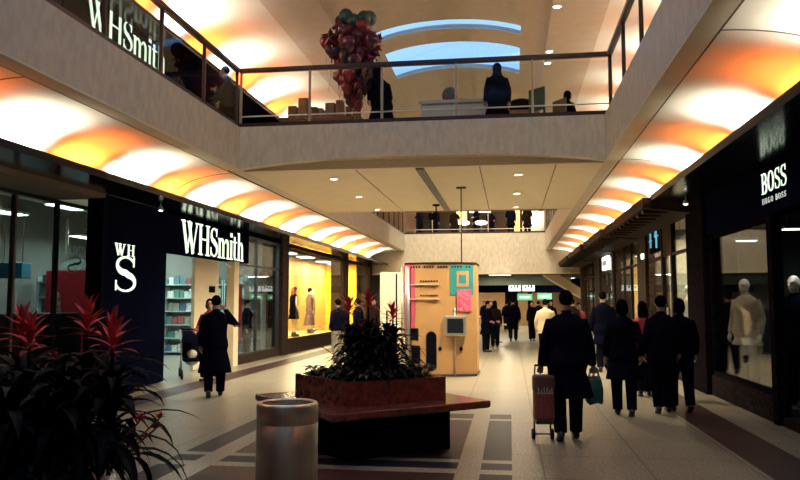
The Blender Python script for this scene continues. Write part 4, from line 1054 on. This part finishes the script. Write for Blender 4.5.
# on the left
person('person in a long black coat, one arm raised to the head, before the bookshop entrance', (-5.02, 12.4, 0), AWAY + .35, 1.72, .15, 1, ('phone', 'hang'), 'cloth_black', .42, 'cloth_black', 'short', vox=.008, width=1.12, lean=.06)
person('woman in a red coat pushing a pushchair out of the bookshop entrance', (-6.20, 15.0, 0), TOWARD, 1.68, .08, 1, ('push', 'push'), 'cloth_red', .70, 'cloth_char', 'bob', vox=.009, turn=.35)
person('man in dark jacket and pale grey trousers behind the planter, by the yellow window', (-4.62, 20.0, 0), LEFT - .7, 1.70, .06, 1, ('pocket', 'pocket'), 'cloth_black', .84, 'cloth_grey', 'short', vox=.009, width=1.18)
person('companion in a dark coat next to the man with pale grey trousers', (-4.25, 20.9, 0), LEFT - .3, 1.72, .0, 1, ('hang', 'hang'), 'cloth_navy', .7, 'cloth_char', 'short', vox=.010)
person('dark-coated shopper half hidden by the planter flowers, nearer the companion', (-4.25, 23.4, 0), TOWARD, 1.76, .0, 1, ('hang', 'hang'), 'cloth_brown', .7, 'cloth_char', 'short', vox=.012)
person('dark-coated shopper half hidden by the planter flowers, nearer the cream cabinet', (-4.05, 25.0, 0), AWAY, 1.70, .0, 1, ('hang', 'hang'), 'cloth_char', .7, 'cloth_char', 'bob', vox=.012)
person('dim figure standing inside the dark second bookshop window', (-7.7, 21.4, 0), RIGHT, 1.68, .0, 1, ('hang', 'hang'), 'cloth_black', .6, 'cloth_char', 'short', vox=.012)
# far along the mall
person('broad man in black walking away under the lit signs of the far hall', (.12, 32.3, 0), AWAY, 1.78, .12, 1, ('hang', 'pocket'), 'cloth_black', .78, 'cloth_char', 'short', vox=.012, width=1.25)
person('slim person in dark clothes to the side of the broad man in the far hall', (.92, 32.6, 0), TOWARD, 1.66, .10, 1, ('hang', 'hang'), 'cloth_char', .75, 'cloth_black', 'short', vox=.012, width=.9)
person('person in black leaning forward beyond the screen side of the kiosk', (-.80, 25.0, 0), RIGHT - .5, 1.66, .0, 1, ('push', 'push'), 'cloth_black', .6, 'cloth_char', 'short', vox=.012, width=1.15, lean=.12)
person('person in a pale top standing behind the one at the kiosk side', (-.55, 27.6, 0), AWAY, 1.68, .0, 1, ('hang', 'hang'), 'cloth_brown', .8, 'cloth_char', 'long', vox=.012)
for i, (x, y, c) in enumerate(((-1.0, 41, 'cloth_black'), (-.2, 44, 'cloth_navy'), (-1.5, 45, 'cloth_black'), (1.5, 41, 'cloth_char'), (1.9, 36, 'cloth_navy'))):
    person(('dark distant shopper near the kiosk edge in the far hall', 'dark distant shopper before the pale far shop', 'dark distant shopper farthest behind the kiosk', 'dark distant shopper under the slanted stair',
            'dark distant shopper beside the last canopy')[i], (x, y, 0), (TOWARD, AWAY)[i % 2], 1.7, .08, 1, ('hang', 'hang'), c, .7, 'cloth_char', 'short', vox=.014, width=1.1)
# upper floor
person('dark-coated balloon seller standing on the bridge', (-2.74, 16.0, 5.0), AWAY + .9, 1.85, .0, 1, ('fwd', 'pocket'), 'cloth_black', .15, 'cloth_black', 'hood', vox=.010, width=1.5, lean=.2)
person('woman with long dark hair in a black coat leaning at the bridge balustrade', (-.21, 15.6, 5.0), AWAY + .2, 1.64, .0, 1, ('hang', 'hang'), 'cloth_black', .45, 'cloth_black', 'hood', vox=.009, width=1.2)
person('child in a dark jumper seated near the end of the bridge', (1.28, 16.3, 5.0), RIGHT + .6, 1.55, .0, 1, ('lap', 'lap'), 'cloth_navy', .8, 'cloth_char', 'bob', vox=.010, sit=True)
person('dark figure at the corner of the left gallery, by the bridge balustrade', (-6.0, 15.1, 5.0), LEFT, 1.68, .0, 1, ('hang', 'hang'), 'cloth_brown', .6, 'cloth_char', 'short', vox=.012, width=1.1)
person('dark figure walking along the left gallery under the lit upper lettering', (-6.75, 16.2, 5.0), AWAY, 1.72, .1, 1, ('hang', 'hang'), 'cloth_black', .6, 'cloth_char', 'short', vox=.012, width=1.2)
for i, (x, y, f) in enumerate(((-3.9, 39.2, 0), (-2.9, 40.2, PI), (-1.0, 41, PI), (.1, 39.0, 0), (.95, 39.4, PI), (-4.6, 38.9, 1.5), (-1.7, 39.4, 2.2))):
    person(('dark visitor on the far gallery beside the security camera', 'dark visitor on the far gallery behind the first post', 'dark visitor on the far gallery behind the white lamps', 'dark visitor on the far gallery before the orange panel',
            'visitor silhouetted against the bright panel of the far gallery', 'dark visitor at the corner of the far gallery', 'dark visitor on the far gallery just before the thin pole')[i],
           (x, y, 5.0), f, 1.7, .0, 1, ('hang', 'rail'), ('cloth_black', 'cloth_brown', 'cloth_navy')[i % 3], .6, 'cloth_char', 'short', vox=.016, width=1.1)

# mannequins
def mannequin(label, loc, face, coat, legs, hair=None, hairm='hair_dark', hem=.55, H=1.72, base=True, hat=None, skin='mannequin', arms=('hang', 'hang'), w=.95, sleeve=True):
    t = person(label, (loc[0], loc[1], loc[2] + .03), face, H, .0, 1, arms, coat, hem, legs, hair, hairm, hat, .011, False, w, 'mannequin', 'mannequin', skin, None, None, 0, sleeve)
    MB().lathe([(0, -.03), (.22, -.03), (.22, -.012), (.02, -.004), (0, -.004)], n=24).build('base_plate', 'steel_dark', t, True)
    return t
mannequin('auburn-haired mannequin in a short black dress in the yellow window', (-7.5, 25.6, .42), RIGHT + .9, 'cloth_black', None, 'long', 'hair_red', .60, sleeve=False)
mannequin('mannequin in a long dark patterned dress in the yellow window', (-7.7, 28.4, .42), RIGHT + .6, 'cloth_dress', None, 'short', 'hair_dark', .30)
mannequin('pale mannequin in a beige outfit deeper in the yellow window', (-8.2, 30.6, .42), RIGHT, 'cloth_cream', 'cloth_cream', None, 'hair_dark', .75)
mannequin('bald mannequin in a beige jacket, behind the glass pane of the near clothes shop', (3.95, 13.45, .12), LEFT + .7, 'cloth_cream', 'cloth_char', None, hem=.7, w=1.15, H=1.86)
mannequin('bald mannequin in a black suit behind the side glass of the near shop entrance', (4.02, 11.4, .12), LEFT + .7, 'cloth_navy', 'cloth_black', None, hem=.78, w=1.1, H=1.84)
mannequin('mannequin in a white tee shirt behind the glazed door with warm light', (4.4, 19.4, .3), LEFT, 'mannequin', 'cloth_char', None, hem=.8)
struct('floor_right_display', MB().box(4.0, 5.6, 18.6, 20.1, 0, .30), 'cream')

struct('floor_right_window', MB().box(SR + .21, 5.5, 10.62, 14.45, 0, .12), 'plinth')

# ------------------------------------------------------------------ bags and pushchair
t = thing('shopping_trolley', 'red trolley bag on two wheels pulled by the man in the long coat', 'trolley bag', (.375, 9.06, 0), .12)
MB().bbox(-.115, .115, -.10, .10, .24, .62, .03).build('bag', 'bag_red', t)
MB().bbox(-.12, .12, -.108, .108, .56, .76, .03).build('flap', 'bag_top', t)
mb = MB()
for k, (a, h) in enumerate(((-.075, .075), (-.04, .05), (-.008, .075), (.026, .075), (.055, .05), (.08, .065))):
    mb.box(a - .006, a + .006, -.114, -.106, .55, .55 + h); mb.box(a - .014, a + .014, -.114, -.106, .55, .56)
mb.build('lettering', 'letter_ghost', t)
for sx in (-.095, .095): MB().tube([(sx, .11, .06), (sx, .12, .55), (sx * .8, .12, .86)], .010, 8).build('frame_tube', 'steel_dark', t, True)
MB().tube([(-.08, .12, .86), (.08, .12, .86)], .014, 8).build('handle', 'black', t, True)
for sx in (-.11, .11):
    w = MB(); w.tube([(sx - .016, .09, .062), (sx + .016, .09, .062)], .062, 20); w.build('wheel', 'rubber', t, True)
MB().tube([(-.125, .09, .062), (.125, .09, .062)], .01, 8).build('axle', 'steel_dark', t)
MB().box(-.10, .10, -.08, .115, .20, .24).build('base_plate', 'steel_dark', t)
def carrier(label, loc, rz, m, w=.36, h=.42, d=.12):
    t = thing('carrier_bag', label, 'bag', loc, rz)
    mb = MB(); rings = [(0, .86, .9), (.03, 1, 1), (h * .5, 1.02, 1.15), (h * .85, .92, .7), (h, .88, .25)]; vs = []; fs = []; n = 16
    for z, a, b in rings:
        for k in range(n):
            q = 2 * PI * k / n; c, s_ = math.cos(q), math.sin(q)
            vs.append((a * w / 2 * math.copysign(abs(c) ** .45, c), b * d / 2 * math.copysign(abs(s_) ** .45, s_), z + .012 * math.sin(3 * q + z * 20)))
    for i in range(len(rings) - 1):
        for k in range(n): fs.append((i * n + k, i * n + (k + 1) % n, (i + 1) * n + (k + 1) % n, (i + 1) * n + k))
    fs.append(tuple(range(n - 1, -1, -1))); fs.append(tuple(range((len(rings) - 1) * n, len(rings) * n)))
    mb.add(vs, fs).build('sack', m, t, True)
    for s_ in (-1, 1): MB().tube([(-.07, s_ * .012, h - .02), (-.05, s_ * .01, h + .09), (0, s_ * .006, h + .13), (.05, s_ * .01, h + .09), (.07, s_ * .012, h - .02)], .006, 6).build('handle', m, t, True)
    return t
carrier('teal plastic carrier bag in the other hand of the trolley bag man', (.97, 9.20, .42), .5, 'bag_teal', .20, .31, .12)
carrier('white plastic carrier bag carried by the tall man in the dark coat', (1.86, 18.2, .42), .1, 'bag_white', .34, .40, .16)
t = thing('pushchair', 'dark pushchair with a pale bag by the bookshop entrance', 'pushchair', (-6.78, 15.5, 0), .5)
for sx in (-.24, .24):
    MB().tube([(sx, -.30, .10), (sx, .05, .50), (sx, .42, .98), (sx, .50, 1.02)], .013, 8).build('frame_tube', 'alu', t, True)
    MB().tube([(sx, .34, .10), (sx, .05, .50), (sx, -.1, .75)], .013, 8).build('frame_tube', 'alu', t, True)
    for y in (-.30, .34):
        MB().tube([(sx - .02, y, .10), (sx + .02, y, .10)], .10, 20).build('wheel', 'rubber', t, True)
MB().tube([(-.24, .50, 1.02), (.24, .50, 1.02)], .018, 8).build('handle', 'black', t, True)
MB().bbox(-.21, .21, -.28, .12, .36, .42, .02).build('seat', 'cloth_navy', t)
mb = MB(); mb.bbox(-.21, .21, -.02, .03, 0, .52, .02, Matrix.Translation((0, .12, .40)) @ Matrix.Rotation(-.4, 4, 'X')); mb.build('backrest', 'cloth_navy', t)
mb = MB(); vs = []; fs = []
for i in range(7):
    a = -.2 + 1.5 * i / 6
    for x in (-.23, .23): vs.append((x, .12 - .36 * math.sin(a) + .1, .66 + .34 * math.cos(a)))
for i in range(6): fs.append((2 * i, 2 * i + 1, 2 * i + 3, 2 * i + 2))
mb.add(vs, fs).build('canopy', 'cloth_navy', t)
mb = MB(); mb.ball((0, .22, .42), (.18, .12, .18), 16, 10); mb.build('hanging_bag', 'bag_white', t, True)

# ------------------------------------------------------------------ upper floor: balloons, stall, cart
rb = random.Random(4)
proto = {}
def balloon(i, loc, col, label, r, shape):
    key = (col, shape)
    if key not in proto:
        t = thing('balloon', label, 'balloon', loc, 0, 'balloon bunch')
        mb = MB()
        if shape == 'round':
            mb.lathe([(0, -.19), (.03, -.17), (.09, -.11), (.14, -.02), (.15, .06), (.125, .13), (.07, .18), (0, .195)], n=18)
        elif shape == 'heart':
            o = []
            for k in range(28):
                q = 2 * PI * k / 28; o.append((.011 * 16 * math.sin(q) ** 3, .011 * (13 * math.cos(q) - 5 * math.cos(2 * q) - 2 * math.cos(3 * q) - math.cos(4 * q))))
            rings = [(.0, .99), (.03, .92), (.055, .7), (.07, .35)]
            vs = []; fs = []; m = 28
            secs = [(-y, s_) for y, s_ in reversed(rings)] + rings[1:]
            for y, s_ in secs: vs += [(a * s_, y, b * s_) for a, b in o]
            for j in range(len(secs) - 1):
                for k in range(m): fs.append((j * m + k, j * m + (k + 1) % m, (j + 1) * m + (k + 1) % m, (j + 1) * m + k))
            fs += [tuple(range(m)), tuple(range((len(secs) - 1) * m, len(secs) * m))]
            mb.add(vs, fs)
        else:   # star
            o = [((.20 if k % 2 == 0 else .10) * math.sin(PI * k / 5), (.20 if k % 2 == 0 else .10) * math.cos(PI * k / 5)) for k in range(10)]
            vs = [(0, -.06, 0), (0, .06, 0)] + [(a, 0, b) for a, b in o]; fs = []
            for k in range(10): fs += [(0, 2 + k, 2 + (k + 1) % 10), (1, 2 + (k + 1) % 10, 2 + k)]
            mb.add(vs, fs)
        mb.build('skin', col, t, shape != 'star')
        k = MB(); k.tube([(0, 0, -.17), (0, 0, -.21)], [.01, .022], 8); k.tube([(0, 0, -.2), (.01, .01, -.5), (0, 0, -.8)], .003, 5); k.build('ribbon', 'balloon_silver', t)
        proto[key] = t
    else: t = dup(proto[key], loc, label=label)
    t.rotation_euler = (rb.uniform(-.3, .3), rb.uniform(-.3, .3), rb.uniform(0, 6)); t.scale = (r,) * 3
    return t
spots = []
for k in range(64):
    q = k / 64; z = 6.1 + 2.05 * q ** .8
    rad = .16 + .46 * min(1, max(0, (z - 6.1) / 1.3)) ; rad *= 1 if z < 7.8 else .75
    a = k * 2.399; rr = rad * math.sqrt(rb.uniform(.15, 1))
    spots.append((-3.48 + rr * math.cos(a), 16.5 + .7 * rr * math.sin(a), z))
for i, p in enumerate(spots):
    if p[2] > 7.92: c, lab = 'balloon_teal', 'teal foil balloon at the top of the bunch above the bridge'
    else:
        c = ('balloon_red', 'balloon_wine', 'balloon_red', 'balloon_silver', 'balloon_wine')[i % 5]
        lab = {'balloon_red': 'bright red balloon in the bunch above the bridge', 'balloon_wine': 'dark wine-red balloon in the bunch above the bridge', 'balloon_silver': 'dull silver balloon in the bunch above the bridge'}[c]
    sh = 'round' if c == 'balloon_teal' else ('round', 'heart', 'star', 'round')[i % 4]
    balloon(i, p, c, lab, 1.12 if p[2] > 6.6 else .85, sh)
for p in ((-4.14, 16.5, 7.6), (-2.95, 16.4, 7.45), (-2.88, 16.5, 7.62)):
    balloon(0, p, 'balloon_red', 'bright red balloon in the bunch above the bridge', 1.0, 'star' if p[0] > -3 else 'round')
t = thing('stall_table', 'long low stall table behind the bridge balustrade, carrying tan boxes', 'table', (-4.35, 16.9, 5.0))
MB().bbox(-.95, 1.0, -.35, .35, .84, .90, .01).build('tabletop', 'cardboard2', t)
for sx in (-.88, .9):
    for sy in (-.3, .3): MB().box(sx - .025, sx + .025, sy - .025, sy + .025, 0, .84).build('leg', 'cardboard2', t)
for i, (x, w, h) in enumerate(((-5.1, .2, .30), (-4.85, .22, .48), (-4.58, .18, .26), (-4.36, .10, .22), (-4.2, .22, .34), (-3.95, .16, .40), (-3.72, .10, .24), (-3.55, .16, .28))):
    tag(MB().bbox(x, x + w, 16.7, 16.95, 5.905, 5.905 + h, .01).build('goods_box', 'cardboard' if i % 2 else 'cardboard2'),
        'brown goods box on the stall table beside the balloons' if i % 2 == 0 else 'tan goods box on the stall table beside the balloons', 'box', 'goods on the stall table')
t = thing('vending_cart', 'white cart on the bridge behind the balustrade', 'cart', (-1.35, 16.6, 5.0))
MB().bbox(-.55, .95, -.4, .4, .35, .98, .04).build('body', 'cart_white', t); MB().bbox(-.6, 1.0, -.45, .45, .98, 1.06, .02).build('counter', 'cart_white', t)
for sx in (-.4, .8):
    for sy in (-.42, .42): MB().tube([(sx, sy - .03, .20), (sx, sy + .03, .20)], .20, 20).build('wheel', 'rubber', t, True)
    MB().box(sx - .03, sx + .03, -.3, .3, .2, .36).build('axle_block', 'steel_dark', t)
t = thing('globe_ball', 'painted teal and red ball standing on the white cart', 'ball', (-1.28, 16.6, 6.06)); MB().ball((0, 0, .21), .19, 24, 16).build('ball', 'globe', t, True); MB().lathe([(0, 0), (.1, 0), (.1, .02), (.05, .05), (0, .05)], n=16).build('stand', 'black', t, True)
t = thing('folding_chair', 'dark green chair next to the seated child on the bridge', 'chair', (.78, 16.4, 5.0), 2.4)
MB().bbox(-.22, .22, -.22, .22, .43, .47, .01).build('seat', 'green_paint', t); MB().bbox(-.22, .22, .20, .24, .75, 1.25, .01).build('backrest', 'green_paint', t)
for sx in (-.2, .2):
    MB().box(sx - .02, sx + .02, -.21, -.17, 0, .43).build('leg', 'green_paint', t); MB().box(sx - .02, sx + .02, .20, .24, 0, .78).build('leg', 'green_paint', t)
t = thing('wooden_chair', 'dark chair on which the child sits', 'chair', (1.30, 16.26, 5.0), RIGHT + .6)
MB().bbox(-.22, .22, -.22, .24, .32, .37, .01).build('seat', 'cardboard2', t); MB().bbox(-.22, .22, -.26, -.22, .37, .95, .01).build('backrest', 'cardboard2', t)
for sx in (-.2, .2):
    for sy in (-.2, .2): MB().box(sx - .02, sx + .02, sy - .02, sy + .02, 0, .32).build('leg', 'cardboard2', t)
t = thing('bistro_table', 'dark low table heaped with wares, between the woman in black and the green chair', 'table', (.30, 16.7, 5.0))
MB().bbox(-.4, .4, -.3, .3, .80, .84, .01).build('tabletop', 'cardboard2', t); MB().lathe([(0, 0), (.22, 0), (.22, .03), (.035, .05), (.035, .80), (0, .80)], n=16).build('pedestal', 'steel_dark', t, True)
mb = MB(); mb.ball((0, 0, .16), (.30, .22, .16), 18, 10); tag(mb.build('cloth_heap', 'cloth_brown', None, True, (.30, 16.7, 5.84)), 'heap of dark cloth on the low table of the bridge', 'cloth')
# far gallery: cafe lights, panels
for i, (x, z, w) in enumerate(((-2.3, 5.72, .30), (-1.42, 5.72, .32))):
    t = thing('lamp_shade', ('round white glowing lamp on the far gallery, nearer the camera mount', 'round white glowing lamp on the far gallery, at the thin pole')[i], 'lamp', (x, 38.6, 5.0), 0, 'white lamps of the far gallery')
    mb = MB(); mb.ball((0, 0, z - 5.0), (w, .25, .12), 20, 12); mb.build('globe', 'lamp_soft', t, True); MB().lathe([(0, 0), (.18, 0), (.18, .03), (.02, .05), (.02, .6), (0, .6)], n=14).build('stem', 'steel_dark', t, True)
t = thing('strip_light', 'long white strip light over the far gallery cafe', 'ceiling light', (-1.6, 40.6, 9.0)); MB().box(-.5, .6, -.12, .12, -2.5, -2.38).build('diffuser', 'lamp_soft', t)
for s in (-.4, .5): MB().tube([(s, 0, -2.38), (s, 0, 0)], .01, 6).build('hanger', 'steel_dark', t)
for i, (x0, x1, z0, z1, m) in enumerate(((-3.0, -2.4, 6.1, 6.9, 'lamp_orange'), (.15, .6, 5.6, 7.0, 'lamp_orange'), (.75, 2.0, 5.6, 6.8, 'lamp_soft'))):
    t = thing('light_panel', ('orange glowing panel at the back of the far gallery, nearer the security camera', 'orange glowing panel in the middle of the far gallery', 'pale panel behind the silhouetted visitor, lit from in front')[i], 'light panel', ((x0 + x1) / 2, 43, 5.0))
    MB().box(-(x1 - x0) / 2, (x1 - x0) / 2, 0, .06, z0 - 5, z1 - 5).build('panel', m if i < 2 else 'cart_white', t)
    for s in (-.4, .4): MB().box(s * (x1 - x0) - .03, s * (x1 - x0) + .03, .02, .08, 0, z0 - 5 + .1).build('leg', 'steel_dark', t)
    area('panel_fill', ((x0 + x1) / 2, 42.6, 6.6), (0, 1, -.2), .8, .4, 22, (1, .85, .55) if i == 2 else (1, .45, .12), (1, 0, 0))  # unseen area lamp in front lights the panel
struct('wall_far_gallery_dark', MB().box(-5.4, 2.0, 43.4, 43.5, 5.0, 6.9), 'dark_wall')

# ------------------------------------------------------------------ world, camera, view
w = bpy.data.worlds.new('dusk'); S.world = w; w.use_nodes = True
bg = w.node_tree.nodes['Background']
tc = w.node_tree.nodes.new('ShaderNodeTexCoord'); nz = w.node_tree.nodes.new('ShaderNodeTexNoise'); nz.inputs['Scale'].default_value = 3
rp = w.node_tree.nodes.new('ShaderNodeValToRGB'); rp.color_ramp.elements[0].color = (.14, .31, .62, 1); rp.color_ramp.elements[1].color = (.32, .47, .70, 1)
w.node_tree.links.new(tc.outputs['Generated'], nz.inputs['Vector']); w.node_tree.links.new(nz.outputs['Fac'], rp.inputs['Fac']); w.node_tree.links.new(rp.outputs['Color'], bg.inputs['Color'])
bg.inputs['Strength'].default_value = 1.25

cam = bpy.data.cameras.new('camera'); co = bpy.data.objects.new('camera', cam); COL.objects.link(co)
cam.sensor_width = 36; cam.sensor_fit = 'HORIZONTAL'; cam.lens = 750 / 800 * 36; cam.clip_end = 200
psi, th = math.radians(8.315), math.radians(4.8016)
co.location = (0, 0, 1.6); co.rotation_euler = (PI / 2 + th, 0, psi)
S.camera = co
S.view_settings.view_transform = 'Standard'; S.view_settings.look = 'None'; S.view_settings.gamma = 1; S.view_settings.exposure = 0.95
S.view_settings.use_curve_mapping = False
S.cycles.use_denoising = True
S.cycles.max_bounces = 8; S.cycles.diffuse_bounces = 4; S.cycles.transparent_max_bounces = 12
S.cycles.sample_clamp_indirect = 4.0
